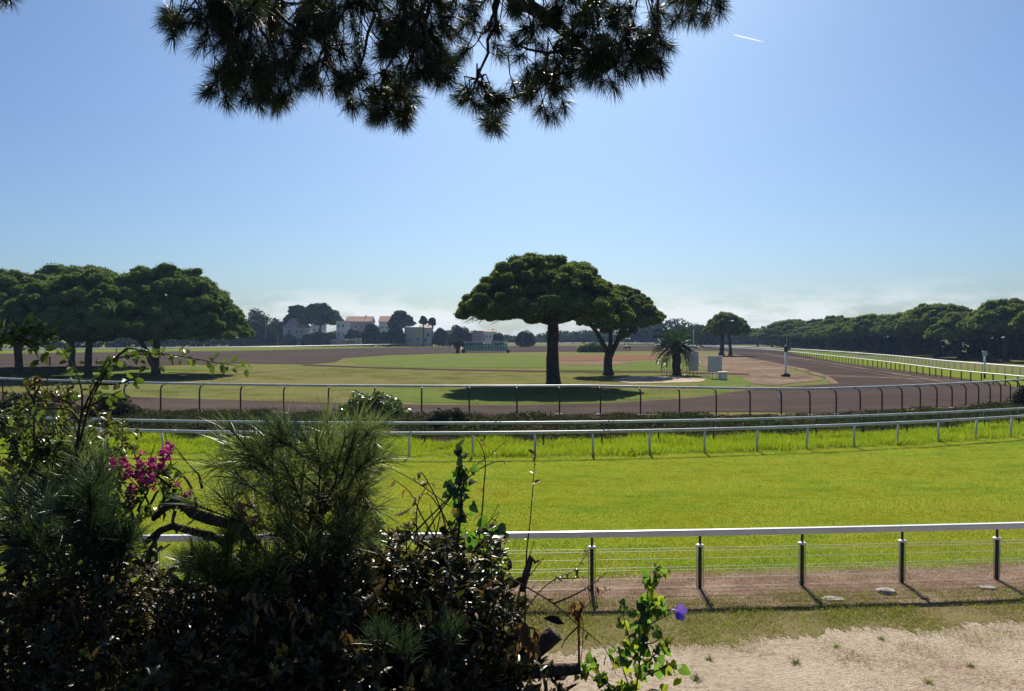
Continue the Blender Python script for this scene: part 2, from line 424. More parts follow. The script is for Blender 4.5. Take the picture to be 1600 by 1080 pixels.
def band(name, f0, f1, x0, x1, z, mat, nx=160, ny=6, zf=None, wob=0.15, seed=0, rag=0.0):
    V, F = [], []
    for i in range(nx + 1):
        x = x0 + (x1 - x0) * i / nx
        a, b = f0(x), f1(x)
        a += wob * (noise.noise(Vector((x * 0.8, seed, 0))) + 0.6 * noise.noise(Vector((x * 3, seed, 4))))
        b += wob * (noise.noise(Vector((x * 0.8, seed, 9))) + 0.6 * noise.noise(Vector((x * 3, seed, 14))))
        if rag: a += rag * (noise.noise(Vector((x * 9, seed, 2))) + .8 * noise.noise(Vector((x * 24, seed, 6))))
        for j in range(ny + 1):
            y = a + (b - a) * j / ny
            V.append((x, y, z + (zf(x, y, j / ny) if zf else 0)))
    for i in range(nx):
        for j in range(ny):
            k = i * (ny + 1) + j
            F.append((k, k + ny + 1, k + ny + 2, k + 1))
    m = MB(); m.add(V, F)
    return tag(m.build(name, mat, smooth=True), kind='structure')

band('sandy_path', lambda x: 5.2, lambda x: 12.9 + 0.06 * x, -16, 18, 0.012, M['path'], wob=0.05, seed=1)
band('grass_verge', lambda x: 11.5 + 0.16 * x, lambda x: cA(x) - 0.9, -16, 18, 0.018, M['verge'], nx=1800, ny=2, wob=0.38, seed=2, rag=.26)
band('fence_foot_strip', lambda x: cA(x) - 1.1, lambda x: cA(x) + (1.05 if x > 3 else 0.55 + 0.5 * max(0, min(1, x / 3))), -16, 18, 0.024, M['drydirt'], nx=1200, ny=2, wob=0.14, seed=3, rag=.2)
band('turf_track', lambda x: cA(x) + 0.7, lambda x: cB1(x) + 0.6, -34, 40, 0.014, M['turf'], wob=0.08, seed=4)
band('long_grass_strip', lambda x: cB1(x) + 0.1, lambda x: cB2(x) + 1.2, -44, 50, 0.02, M['green'], wob=0.1, seed=5)
def bank_z(x, y, t):
    k = 0.55 if x > 0 else 0.62
    prof = math.sin(min(1.0, t / k) * math.pi / 2) if t < 0.9 else math.sin(math.pi / 2) * max(0, (1 - t) / 0.1)
    h = zC(x) * prof
    return h + (0.10 * noise.noise(Vector((x * 0.9, y * 0.9, 3))) + 0.05 * noise.noise(Vector((x * 3, y * 3, 8)))) * (0 < t < 1) * min(1, t * 5)
band('earth_bank', lambda x: cB2(x) + 0.7, lambda x: cC(x) + 2.0, -52, 46, 0.016, M['bank'], nx=420, ny=26, zf=bank_z, wob=0.15, seed=6)

# oval dirt track
outer = PX((-420, 590), (-300, 559), (0, 553), (400, 548), (600, 543.5), (700, 541.8), (870, 540.3), (1000, 540), (1100, 540.4), (1150, 541.2), (1190, 545), (1232, 551), (1306, 565.5), (1390, 577), (1469, 588), (1568, 601), (1620, 611), (1640, 620))
outer += [(x, cC(x) + (1.5 if x > 20 else 4.0 if x < 14 else 4.0 - 2.5 * (x - 14) / 6)) for x in np.linspace(44, -50, 40)]
outer += PX((-250, 610))
inner = PX((-300, 592), (0, 578), (200, 572.5), (380, 568.5), (480, 569.5), (522, 566), (535, 560), (600, 555.5), (700, 552.3), (860, 550), (1000, 549), (1090, 548.2), (1128, 548.5), (1142, 552), (1168, 560), (1205, 567), (1262, 578), (1300, 591), (1306, 600), (1200, 607), (1150, 612), (1080, 622), (950, 631), (800, 634), (650, 633), (400, 627), (200, 621), (0, 613), (-200, 604))
sheet('dirt_track', [outer, inner], 0.03, M['dirt'], 0.006, 11)
sheet('rough_sand_patch', [PX((1090, 556), (1135, 554), (1165, 562), (1200, 569), (1250, 580), (1296, 594), (1215, 603), (1172, 600), (1160, 590), (1115, 586), (1104, 572), (1098, 562))], 0.036, M['sandy'], 0.02, 21)
sheet('clay_patch', [PX((868, 556.5), (1020, 554.6), (1032, 557), (1020, 562), (940, 564), (868, 563))], 0.04, M['clay'], 0.008, 23)
sheet('sand_patch_by_palm', [PX((985, 590), (1050, 588.5), (1108, 593), (1085, 597), (1000, 599.5), (968, 595))], 0.036, M['path'], 0.015, 24)
sheet('tan_patch', [PX((868, 564.5), (960, 564), (1000, 567), (950, 571), (868, 571))], 0.036, M['sandy'], 0.015, 25)
sheet('bright_grass_patch', [PX((1096, 586), (1160, 588), (1180, 600), (1150, 609), (1100, 604))], 0.042, M['green'], 0.02, 26)
sheet('middle_grass_patch', [PX((540, 563), (620, 556), (760, 553.5), (868, 556), (868, 574), (640, 575), (560, 570))], 0.036, M['green'], 0.015, 27)
sheet('side_grass_patch', [PX((870, 573), (980, 571.5), (1010, 565), (1060, 562.5), (1096, 565), (1102, 578), (1000, 580), (870, 579))], 0.046, M['green'], 0.015, 28)
sheet('narrow_dirt_path', [PX((470, 569.5), (560, 573.2), (680, 576.8), (870, 580.2), (1040, 581.2), (1170, 584.5), (1170, 587), (1040, 583), (870, 582), (680, 578.6), (560, 575), (470, 571.5))], 0.05, M['dirt'], 0.006, 29)
sheet('near_grass_patch', [PX((640, 606), (760, 601), (900, 606), (1060, 612), (1120, 606), (1150, 611), (1070, 620), (940, 629), (760, 632), (620, 628), (560, 618))], 0.02, M['green'], 0.02, 30)
sheet('left_grass_patch', [PX((-60, 583), (100, 577), (240, 574), (330, 577), (280, 583), (100, 590), (-60, 596))], 0.02, M['green'], 0.02, 31)
sheet('pale_track_ridge', [PX((1140, 551.5), (1168, 559), (1206, 566.5), (1262, 577.5), (1300, 590), (1310, 600.5), (1300, 600.5), (1288, 591), (1250, 579), (1195, 567), (1160, 560), (1134, 552))], 0.056, M['sandy'], 0.006, 32)
sheet('wheel_line', [PX((1228, 583.2), (1300, 587), (1400, 590.8), (1500, 595.2), (1562, 599.2), (1562, 600), (1500, 596.2), (1400, 591.8), (1300, 588), (1228, 584.2))], 0.046, M['sandy'], 0.003, 35)
for i_, (o1, o2) in enumerate(((18, 0), (44, 2.0), (70, 4.5))):
    c_ = [(1172 + o1 * .55, 551 + o1 * .05), (1225 + o1, 562 + o2 * .4), (1290 + o1 * 1.5, 575 + o2), (1370 + o1 * 1.6, 588.5 + o2 * .9), (1420 + o1 * 1.5, 598 + o2)]
    sheet('wheel_line', [PX(*c_) + PX(*[(q[0] - 3.5 - k_ * .8, q[1] + .1) for k_, q in list(enumerate(c_))[::-1]])], 0.049 + i_ * .003, M['sandy'] if i_ == 1 else M['trail'], 0.003, 40 + i_)
sheet('far_turf', [PX((1190, 544.5), (1232, 550.4), (1306, 565), (1390, 576.4), (1469, 587.4), (1568, 600.2), (1640, 611)) + [(62, 66), (64, 92), (66.5, 114), (73, 143), (79, 178), (90, 215)]], 0.034, M['farturf'], 0.004, 33)
sheet('left_far_verge', [PX((-420, 589), (-300, 558.6), (0, 552.6), (400, 547.6), (600, 543.1), (700, 541.4), (700, 540), (600, 540.8), (400, 543), (0, 547), (-300, 552), (-420, 578))], 0.034, M['farturf'], 0.004, 34)

# the shrubby terrace the photograph was taken from
def terr(x, y):
    e = 3.35 + 0.5 * max(0.0, min(1.0, (-x) / 3))
    z = 3.12
    if y > e:
        t = (y - e) / 2.6
        z = 3.12 * max(0.0, 1 - t) ** 1.25 - (0.06 if t > 1 else 0)
    return z + 0.06 * noise.noise(Vector((x * 1.3, y * 1.3, 2)))
V, F = [], []
nx, ny = 70, 50
for i in range(nx + 1):
    for j in range(ny + 1):
        x = -16 + 32 * i / nx; y = -9 + 16.2 * j / ny
        V.append((x, y, terr(x, y)))
for i in range(nx):
    for j in range(ny):
        k = i * (ny + 1) + j
        F.append((k, k + ny + 1, k + ny + 2, k + 1))
m_ = MB(); m_.add(V, F)
tag(m_.build('terrace_ground', M['terrace'], smooth=True), kind='structure')

# ------------------------------------------------------------------ rails and fences
def sweep(mb, pts, prof, closed=True):
    """profile (side, up) swept along a list of 3-D points"""
    n = len(prof); V, F = [], []
    for i, p in enumerate(pts):
        p = Vector(p); t = Vector(pts[min(i + 1, len(pts) - 1)]) - Vector(pts[max(i - 1, 0)])
        t.z = 0; t.normalize(); s = Vector((t.y, -t.x, 0))
        for (a, b) in prof: V.append(p + s * a + Vector((0, 0, b)))
    for i in range(len(pts) - 1):
        for k in range(n):
            F.append((i * n + k, i * n + (k + 1) % n, (i + 1) * n + (k + 1) % n, (i + 1) * n + k))
    F.append(tuple(range(n))); F.append(tuple(reversed(range((len(pts) - 1) * n, len(pts) * n))))
    return mb.add(V, F)
def oval(w, h, n=10, pw=0.7):
    out = []
    for k in range(n):
        a = 2 * math.pi * k / n
        c, s = math.cos(a), math.sin(a)
        out.append((math.copysign(abs(c) ** pw, c) * w / 2, math.copysign(abs(s) ** pw, s) * h / 2))
    return out

# near fence: white flat rail on dark posts, wire panels below
RF = empty('rail_fence', (0, cA(0), 0), 'near white rail on dark green posts with wire mesh panels below', 'fence')
def loc_(p, root): return (p[0] - root.location.x, p[1] - root.location.y, p[2] - root.location.z)
pts = [loc_((x, cA(x), 1.085), RF) for x in np.linspace(-15, 17, 90)]
sweep(MB(), pts, [(-0.055, -0.055), (-0.04, -0.065), (0.04, -0.065), (0.055, -0.055), (0.058, 0.03), (0.045, 0.05), (0.0, 0.058), (-0.045, 0.05), (-0.058, 0.03)]).build('rail', M['white'], RF, smooth=False)
pm = MB(); pm.tube([(0, 0, -0.15), (0, 0, 0.84)], 0.036, 10)
post_me = pm.mesh('post', M['greenpost'], True)
st = MB(); st.tube([(0, 0, 0.80), (0, 0, 1.03)], 0.024, 8); st_me = st.mesh('stem', M['darkpost'], True)
cl = MB(); cl.tube([(0, 0, 0.815), (0, 0, 0.83), (0, 0, 0.85), (0, 0, 0.86)], [0.05, 0.082, 0.076, 0.03], 14); cl_me = cl.mesh('collar', M['white'], True)
se = MB()
for sx in (-1, 1): se.box((sx * 0.062, 0, 0.43), (0.014, 0.02, 0.78))
se_me = se.mesh('panel_edge', M['galv'])
apost = []
xs_px = [(925, 1.50), (1095, 3.56), (1254, 5.55), (1406, 7.55), (1548, 9.5)]
axs = [-10.6, -8.6, -6.55, -4.55, -2.55, -0.52] + [q[1] for q in xs_px] + [11.45, 13.4, 15.3]
for x in axs:
    a = math.atan((cA(x + .1) - cA(x)) / .1)
    p = obj('post', post_me, RF, loc_((x, cA(x), 0), RF)); p.rotation_euler.z = a
    for nm, me in (('stem', st_me), ('collar', cl_me), ('panel_edge', se_me)): obj(nm, me, p)
    apost.append((x, cA(x)))
for (x0, y0), (x1, y1) in zip(apost[:-1], apost[1:]):
    wm = MB(); L = math.hypot(x1 - x0, y1 - y0); u = ((x1 - x0) / L, (y1 - y0) / L)
    def bar(z, dy=0.0, r=0.0042):
        wm.tube([(0.07, dy, z), (L - 0.07, dy, z)], r, 6, cap=False)
    for z, dy in ((0.79, 0), (0.745, -0.03), (0.59, 0), (0.43, 0), (0.385, -0.03), (0.22, 0), (0.05, 0)): bar(z, dy)
    k = int(L / 0.055)
    for i in range(1, k):
        wm.tube([(i * L / k, 0.003, 0.04), (i * L / k, 0.003, 0.80)], 0.0023, 3, cap=False)
    o = wm.build('wire_panel', M['wire'], RF, True, loc=loc_((x0, y0, 0), RF)); o.rotation_euler.z = math.atan2(u[1], u[0])

def track_rail(label, group, fpts, ppts, zr, railprof, mat_rail, post_mesh, cat='rail', name='running_rail', rots=None):
    r = empty(name, (*fpts[len(fpts) // 2][:2], 0), label, cat, group)
    sweep(MB(), [loc_((p[0], p[1], p[2] + zr if len(p) > 2 else zr), r) for p in fpts], railprof).build('rail', mat_rail, r, smooth=True)
    for i, p in enumerate(ppts):
        o = obj('post', post_mesh, r, loc_((p[0], p[1], p[2] if len(p) > 2 else 0), r))
        o.rotation_euler = (math.sin(i * 12.9 + zr) * .022, math.sin(i * 7.3 + zr * 3) * .022, rots[i] if rots else 0)
    if len(ppts) < 60:
        w_, h_ = max(p[0] for p in railprof), max(p[1] for p in railprof)
        for i in range(1, len(ppts), 2):
            p = ppts[i]; k = min(range(len(fpts)), key=lambda q: abs(fpts[q][0] - p[0] - .35) + abs(fpts[q][1] - p[1])); a = Vector((*fpts[k][:2], 0)); b = Vector((*fpts[min(k + 1, len(fpts) - 1)][:2], 0)); d = (b - a).normalized() * .14
            c = Vector(loc_((a.x, a.y, zr), r)); m = MB(); m.tube([c - d, c + d], w_ * 1.16, 10); m.build('rail_joint', mat_rail, r, True)
    return r
GRP = 'white running rails along the tracks'
b1 = MB(); b1.tube([(0, 0.10, -0.1), (0, 0.06, 0.55), (0, 0.0, 0.93)], [0.05, 0.045, 0.04], 8)
b1m = b1.mesh('post', M['postw'], True)
fx = [(x, cB1(x)) for x in np.linspace(-40, 46, 170)]
pxs = [(x, cB1(x)) for x in [G(q, 525 + 5760 / 31.0)[0] for q in ()]]
w1 = walk(cB1, 0.9, 46, 2.34); w1b = walk(lambda x: cB1(-x), -0.9 + 2.45, 40, 2.5)
track_rail('front one of the two white rails behind the bright turf, on slim white posts', GRP, fx, w1 + [(-x, y) for x, y in w1b], 0.99, oval(0.115, 0.125, 12, 0.9), M['railg'], b1m)
b2 = MB(); b2.tube([(0, -0.02, -0.1), (0, 0, 0.93)], 0.036, 8)
b2m = b2.mesh('post', M['darkpost'], True)
fx = [(x, cB2(x)) for x in np.linspace(-44, 50, 170)]
track_rail('rear one of the two white rails, on dark posts below the shrubby bank', GRP, fx, walk(cB2, -43.5, 50, 2.6), 0.99, oval(0.115, 0.125, 12, 0.9), M['railg'], b2m)

# gooseneck fence on the bank
CR = empty('gooseneck_fence', (0, cC(0), 0.3), 'pale rail carried on dark gooseneck posts along the bank beyond the double rail', 'fence', GRP)
g = MB(); g.tube([(0, 0, -0.3), (0, 0, 1.22), (0, 0.03, 1.36), (0, 0.11, 1.48), (0, 0.24, 1.55), (0, 0.42, 1.57)], [0.045, 0.045, 0.045, 0.042, 0.04, 0.036], 8)
gm = g.mesh('post', M['darkpost'], True)
pad = MB(); pad.box((0, 0, 0.03), (0.42, 0.36, 0.16), bev=0.04); padm = pad.mesh('footing', M['conc'])
CH = 1.62
rp = []
for x in np.linspace(-50, 45, 200):
    d = (cC(x + .05) - cC(x - .05)) / .1; n_ = Vector((-d, 1)).normalized()
    rp.append(loc_((x + n_.x * 0.42, cC(x) + n_.y * 0.42, zC(x) + CH), CR))
sweep(MB(), rp, oval(0.16, 0.13, 10, 0.8)).build('rail', M['railg'], CR, smooth=True)
cx = []
x = 2.62
while x < 45:
    cx.append(x); d = (cC(x + .01) - cC(x)) / .01
    st_ = 2.3 * (1 - 0.42 * min(1, max(0, (x - 8) / 26)))
    x += st_ / math.sqrt(1 + d * d)
x = 2.62 - 2.35
while x > -50:
    cx.append(x); d = (cC(x + .01) - cC(x)) / .01
    x -= 2.62 / math.sqrt(1 + d * d)
for i, x in enumerate(cx):
    d = (cC(x + .05) - cC(x - .05)) / .1
    o = obj('post', gm, CR, loc_((x, cC(x), zC(x)), CR)); o.rotation_euler.z = math.atan(d)
    if i % 2 == 0 or x > 0: obj('footing', padm, o)

# rails on the far straights
def cat(pts, step=2.0):
    P_ = [Vector((*p, 0)) for p in pts]; out = []
    for i in range(len(P_) - 1):
        p0, p1, p2, p3 = P_[max(i - 1, 0)], P_[i], P_[i + 1], P_[min(i + 2, len(P_) - 1)]
        k = max(2, int((p2 - p1).length / step))
        for j in range(k):
            t = j / k
            q = 0.5 * ((2 * p1) + (-p0 + p2) * t + (2 * p0 - 5 * p1 + 4 * p2 - p3) * t * t + (-p0 + 3 * p1 - 3 * p2 + p3) * t ** 3)
            out.append((q.x, q.y))
    out.append((P_[-1].x, P_[-1].y)); return out
def every(pts, d):
    out = [pts[0]]; acc = 0
    for a, b in zip(pts[:-1], pts[1:]):
        acc += math.hypot(b[0] - a[0], b[1] - a[1])
        if acc >= d: out.append(b); acc = 0
    return out
dp = MB(); dp.box((0, 0, 0.5), (0.09, 0.09, 1.05)); dpm = dp.mesh('post', M['darkpost'])
wp = MB(); wp.box((0, 0, 0.5), (0.11, 0.11, 1.05)); wpm = wp.mesh('post', M['postw'])
D1 = cat([(45.5, 60), (47, 70.5), (48, 82), (50.6, 94.5), (55, 115), (60.5, 146), (67, 185), (70.5, 215), (66, 290)], 1.0)
track_rail('white rail on dark posts between the dirt straight and the right-hand turf', GRP, D1, every(D1, 2.0), 1.07, oval(0.16, 0.13, 8), M['white'], dpm)
D2 = cat([(60, 78), (61.7, 92.5), (64.8, 114), (71.5, 143), (77, 178), (80, 215), (76, 290), (62, 345)], 1.0)
track_rail('outer white rail on white posts at the foot of the right-hand wood', GRP, D2, every(D2, 1.6), 1.07, oval(0.22, 0.20, 8), M['white'], wpm)
D3 = cat([(-190, 150), (-165, 188), (-134, 206), (-83, 258), (-55, 335), (-30, 372), (30, 395), (90, 380)], 2.5)
track_rail('long white rail of the far bend on the left, in front of the houses', GRP, D3, every(D3, 4.0), 1.1, oval(0.30, 0.26, 8), M['white'], wpm)
D4 = cat([(-190, 172), (-160, 206), (-128, 226), (-78, 282), (-60, 330)], 2.5)
track_rail('second white rail behind the far bend rail at left', GRP, D4, every(D4, 4.0), 1.15, oval(0.22, 0.20, 8), M['white'], wpm)

# ------------------------------------------------------------------ trees
def unit(a): return a / np.maximum(np.linalg.norm(a, axis=-1, keepdims=True), 1e-9)

def cards(P, T, B):
    """diamond faces: centre P, half axes T and B"""
    n = len(P)
    V = np.empty((n, 4, 3), np.float32)
    V[:, 0] = P - T; V[:, 1] = P + B; V[:, 2] = P + T; V[:, 3] = P - B
    return V.reshape(-1, 3), np.arange(n * 4, dtype=np.int32).reshape(-1, 4)

def clumps(rng, C, CR_, per, card, zmin=-0.45, flat=0.66, spiky=0.28):
    """foliage cushions: C (k,3) centres, CR_ (k,) radii"""
    k = len(C)
    d = unit(rng.normal(size=(k, per, 3)))
    d[..., 2] = np.where(d[..., 2] < zmin, -d[..., 2], d[..., 2])
    r = CR_[:, None] * rng.uniform(0.72, 1.06, (k, per))
    P = C[:, None, :] + d * r[..., None] * np.array([1, 1, flat])
    d2 = unit(d * np.array([1, 1, 1 / flat]) + rng.normal(size=d.shape) * 0.28 + np.array([0, 0, 0.12]))
    tang = unit(np.cross(d2, unit(rng.normal(size=d.shape))))
    T = unit(spiky * d2 + (1 - spiky) * tang)
    B = unit(np.cross(d2, T) + 0.3 * rng.normal(size=d.shape))
    s = card * rng.uniform(0.6, 1.3, (k, per))
    T = T * s[..., None]; B = B * (s * rng.uniform(0.4, 0.7, (k, per)))[..., None]
    return cards(P.reshape(-1, 3), T.reshape(-1, 3), B.reshape(-1, 3))

_bm = bmesh.new(); bmesh.ops.create_icosphere(_bm, subdivisions=2, radius=1)
ICO_V = np.array([v.co[:] for v in _bm.verts], np.float32); ICO_F = np.array([[v.index for v in f.verts] for f in _bm.faces], np.int32); _bm.free()
def cores(rng, C, CR_, flat, k=.86):
    """the dense inside of each cushion, lumpy and closed"""
    n, m = len(C), len(ICO_V)
    ph = rng.uniform(0, 6.283, (n, 1, 3))
    w = 1 + .10 * np.sin(ICO_V[None] * 4.5 + ph).sum(2, keepdims=True) / 1.5 + rng.normal(size=(n, m, 1)) * .05
    V = C[:, None, :] + ICO_V[None] * w * (CR_[:, None, None] * k) * np.array([1, 1, flat])
    F = (np.arange(n)[:, None, None] * m + ICO_F[None]).reshape(-1, 3)
    return V.reshape(-1, 3), F
def tri(F): return np.concatenate([F[:, [0, 1, 2]], F[:, [0, 2, 3]]])
def umbrella(seed, R, ztop, zrim, ncl, per, card, zbot=None, power=2.2, cs=0.19, mat=None, lean=(0, 0), gaps=0.0):
    """umbrella-pine crown: cushions over a dome, more below it"""
    rng = np.random.default_rng(seed)
    zbot = zbot if zbot is not None else zrim
    a = rng.uniform(0, 2 * np.pi, ncl); u = np.sqrt((np.arange(ncl) + 0.5) / ncl)
    a = np.arange(ncl) * 2.39996 + rng.normal(size=ncl) * 0.25
    lob = 1 + 0.10 * np.sin(3 * a + seed) + 0.07 * np.sin(5 * a + seed * 2.3)
    r = R * 0.93 * u * lob
    z = zrim + (ztop - zrim) * (1 - np.clip(u, 0, 1) ** power) + rng.normal(size=ncl) * (ztop - zrim) * 0.045
    cr = R * cs * rng.uniform(0.6, 1.3, ncl) * (1.1 - .35 * u)
    z += ((np.arange(ncl) * 7919 % 13) / 13 - .5) * cr * 1.1
    C = np.stack([r * np.cos(a) + lean[0] * (z - zrim), r * np.sin(a) + lean[1] * (z - zrim), z - cr * 0.55], 1)
    keep = rng.uniform(size=ncl) > gaps * (u > 0.3)
    C, cr = C[keep], cr[keep]
    V1, F1 = clumps(rng, C, cr, per, card, spiky=.45)
    m = int(ncl * 0.65)
    a2 = rng.uniform(0, 2 * np.pi, m); u2 = np.sqrt(rng.uniform(0, 1, m)) * 0.92
    z2t = zrim + (ztop - zrim) * (1 - u2 ** power)
    z2b = zbot + (zrim - zbot) * u2
    z2 = z2b + (z2t - z2b) * rng.uniform(0.0, 0.62, m)
    cr2 = R * cs * rng.uniform(0.8, 1.3, m)
    C2 = np.stack([R * 0.95 * u2 * np.cos(a2), R * 0.95 * u2 * np.sin(a2), z2], 1)
    V2, F2 = clumps(rng, C2, cr2, int(per * 0.5), card * 1.1, zmin=-0.95, spiky=0.4)
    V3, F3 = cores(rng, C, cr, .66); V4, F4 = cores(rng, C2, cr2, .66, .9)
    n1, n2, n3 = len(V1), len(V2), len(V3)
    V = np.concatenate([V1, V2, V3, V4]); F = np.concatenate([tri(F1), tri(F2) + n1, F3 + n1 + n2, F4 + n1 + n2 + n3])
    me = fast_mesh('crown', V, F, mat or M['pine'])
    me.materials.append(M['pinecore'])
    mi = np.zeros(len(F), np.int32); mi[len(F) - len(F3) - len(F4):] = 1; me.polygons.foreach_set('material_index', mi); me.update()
    return me

def trunk_mesh(seed, h, r0, r1, bend=(0.4, 0.2), n=14, flare=1.5, segs=10):
    mb = MB(); pts, rr = [], []
    for i in range(segs + 1):
        t = i / segs
        pts.append((bend[0] * t * t + 0.12 * r0 * math.sin(t * 5 + seed), bend[1] * t * t + 0.1 * r0 * math.cos(t * 4 + seed), h * t - 0.15 * (i == 0)))
        rr.append((r0 + (r1 - r0) * t) * (1 + (flare - 1) * max(0, 1 - t * 7)))
    mb.tube(pts, rr, n, rough=0.22, seed=seed)
    return mb, Vector(pts[-1])

def limb_pts(a, b, sag, seed, k=6):
    a, b = Vector(a), Vector(b); out = []
    for i in range(k + 1):
        t = i / k; p = a.lerp(b, t)
        p.z += sag * math.sin(math.pi * t)
        if 0 < i < k:
            p += Vector((noise.noise(Vector((seed, i * 1.3, 0))), noise.noise(Vector((seed, i * 1.3, 5))), 0.5 * noise.noise(Vector((seed, i, 9))))) * (b - a).length * 0.05
        out.append(p)
    return out

def big_pine(name, X, Y, label, h, R, zrim, zbot, ztr, r0, seed, ncl, per, card, bend=(0, 0), off=(0, 0), limbs=7, mat=None, power=2.2, group=None, gaps=0.0, fork=None, cs=0.19, squash=1.0, rz=0):
    t = empty(name, (X, Y, 0), label, 'tree', group, rz)
    tm, top = trunk_mesh(seed, ztr, r0, r0 * 0.78, bend, flare=1.3)
    tm.build('trunk', M['bark'], t, True)
    rng = random.Random(seed)
    for i in range(limbs):
        a = 2 * math.pi * (i + rng.random() * 0.5) / limbs
        rr = R * rng.uniform(0.5, 0.8)
        e = (off[0] + rr * math.cos(a), off[1] + rr * math.sin(a), zbot + (h - zbot) * rng.uniform(0.25, 0.55))
        s = Vector((top.x, top.y, top.z - 0.3 - rng.random() * 0.4))
        lm = MB(); lp = limb_pts(s, e, -0.1 * rr, seed + i * 3.3)
        lr = r0 * rng.uniform(0.28, 0.42)
        lm.tube(lp, [lr * (1 - 0.75 * j / 6) for j in range(7)], 8)
        for q in range(3):
            j = 2 + q; s2 = lp[j]; e2 = s2 + Vector((rng.uniform(-1, 1), rng.uniform(-1, 1), rng.uniform(0.2, 0.9))) * R * 0.22
            lm.tube(limb_pts(s2, e2, 0, seed + q), [lr * 0.35 * (1 - 0.6 * w / 6) for w in range(7)], 5)
        lm.build('limb', M['bark'], t, True)
    cm = umbrella(seed, R, h, zrim, ncl, per, card, zbot, power, cs, mat, gaps=gaps)
    c = obj('crown', cm, t, (off[0], off[1], 0)); c.scale = (1, squash, 1)
    return t

# the pair in the middle of the infield
x, y = G(865, 603)
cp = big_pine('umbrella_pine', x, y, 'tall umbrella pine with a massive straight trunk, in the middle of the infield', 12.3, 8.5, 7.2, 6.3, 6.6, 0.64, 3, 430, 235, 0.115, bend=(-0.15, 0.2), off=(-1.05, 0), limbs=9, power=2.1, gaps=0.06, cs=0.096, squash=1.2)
tw = MB(); rg = random.Random(5)
for i in range(34):
    a = rg.uniform(2.2, 4.4) if i < 24 else rg.uniform(0, 6.28); r = rg.uniform(2.5, 7.6)
    s = Vector((-1.0 + r * math.cos(a), r * math.sin(a) * 0.8, 6.9 + rg.uniform(-.1, .5)))
    e = s + Vector((-rg.uniform(0.3, 1.5) * (1 if i < 24 else -0.4), rg.uniform(-.6, .6), -rg.uniform(0.1, 1.0)))
    tw.tube(limb_pts(s, e, -0.15, i), [0.03, .027, .024, .02, .016, .013, .01], 4)
    for q in range(2):
        e2 = e + Vector((rg.uniform(-.9, .3), rg.uniform(-.4, .4), rg.uniform(-.5, .1)))
        tw.tube([s.lerp(e, 0.6), e.lerp(e2, .5), e2], [0.018, 0.012, 0.008], 4)
tw.build('bare_twigs', M['bark'], cp)
x, y = G(950, 586)
sp = empty('umbrella_pine', (x, y, 0), 'smaller umbrella pine whose trunk forks into three limbs, right behind the tallest pine', 'tree')
tm, top = trunk_mesh(8, 2.7, 0.55, 0.50, (0.15, 0), flare=1.45); tm.build('trunk', M['bark'], sp, True)
for i, (ex, ey, ez, lr) in enumerate(((-2.3, 0.3, 6.6, 0.30), (0.4, -0.5, 6.9, 0.27), (2.4, 0.4, 6.2, 0.33), (3.9, -0.6, 6.4, 0.2))):
    lm = MB(); s = top + Vector((ex * 0.04, 0, -0.35)) if i < 3 else Vector((1.0, 0.1, 4.2))
    lm.tube(limb_pts(s, (ex, ey, ez), 0.25 if i < 3 else -.2, i * 2.2), [lr * (1.15 - 0.09 * j) for j in range(7)], 9, rough=.15)
    lm.build('limb', M['bark'], sp, True)
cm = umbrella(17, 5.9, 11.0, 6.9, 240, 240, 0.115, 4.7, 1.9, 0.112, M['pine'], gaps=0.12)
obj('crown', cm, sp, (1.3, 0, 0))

# group at the left
GL = 'umbrella pines grouped at the left of the infield'
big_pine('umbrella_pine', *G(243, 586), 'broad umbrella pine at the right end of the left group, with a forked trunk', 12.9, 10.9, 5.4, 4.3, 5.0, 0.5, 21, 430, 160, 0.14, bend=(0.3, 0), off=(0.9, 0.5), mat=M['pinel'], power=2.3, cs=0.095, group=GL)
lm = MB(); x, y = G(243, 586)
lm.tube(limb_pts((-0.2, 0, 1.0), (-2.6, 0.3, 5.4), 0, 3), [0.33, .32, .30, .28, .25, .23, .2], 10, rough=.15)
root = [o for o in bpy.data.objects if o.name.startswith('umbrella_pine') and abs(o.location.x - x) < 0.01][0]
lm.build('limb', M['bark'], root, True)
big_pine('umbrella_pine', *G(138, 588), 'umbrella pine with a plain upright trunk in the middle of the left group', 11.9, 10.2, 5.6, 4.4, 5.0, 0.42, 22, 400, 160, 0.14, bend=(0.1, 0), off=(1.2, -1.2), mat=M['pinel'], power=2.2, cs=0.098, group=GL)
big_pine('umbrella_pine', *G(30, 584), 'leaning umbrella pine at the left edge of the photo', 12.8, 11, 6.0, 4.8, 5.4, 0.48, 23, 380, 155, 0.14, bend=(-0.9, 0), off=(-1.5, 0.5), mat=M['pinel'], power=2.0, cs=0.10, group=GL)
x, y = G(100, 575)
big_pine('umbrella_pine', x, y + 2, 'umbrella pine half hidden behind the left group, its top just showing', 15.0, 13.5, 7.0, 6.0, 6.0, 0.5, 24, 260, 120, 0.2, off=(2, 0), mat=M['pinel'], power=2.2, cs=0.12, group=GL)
big_pine('umbrella_pine', -88, 104, 'umbrella pine mostly beyond the left edge, its crown reaching into the photo', 13.6, 9.0, 6.8, 5.0, 5.4, 0.6, 25, 150, 200, 0.32, off=(1, 0.5), mat=M['pinel'], power=2.0, cs=0.17, group=GL)

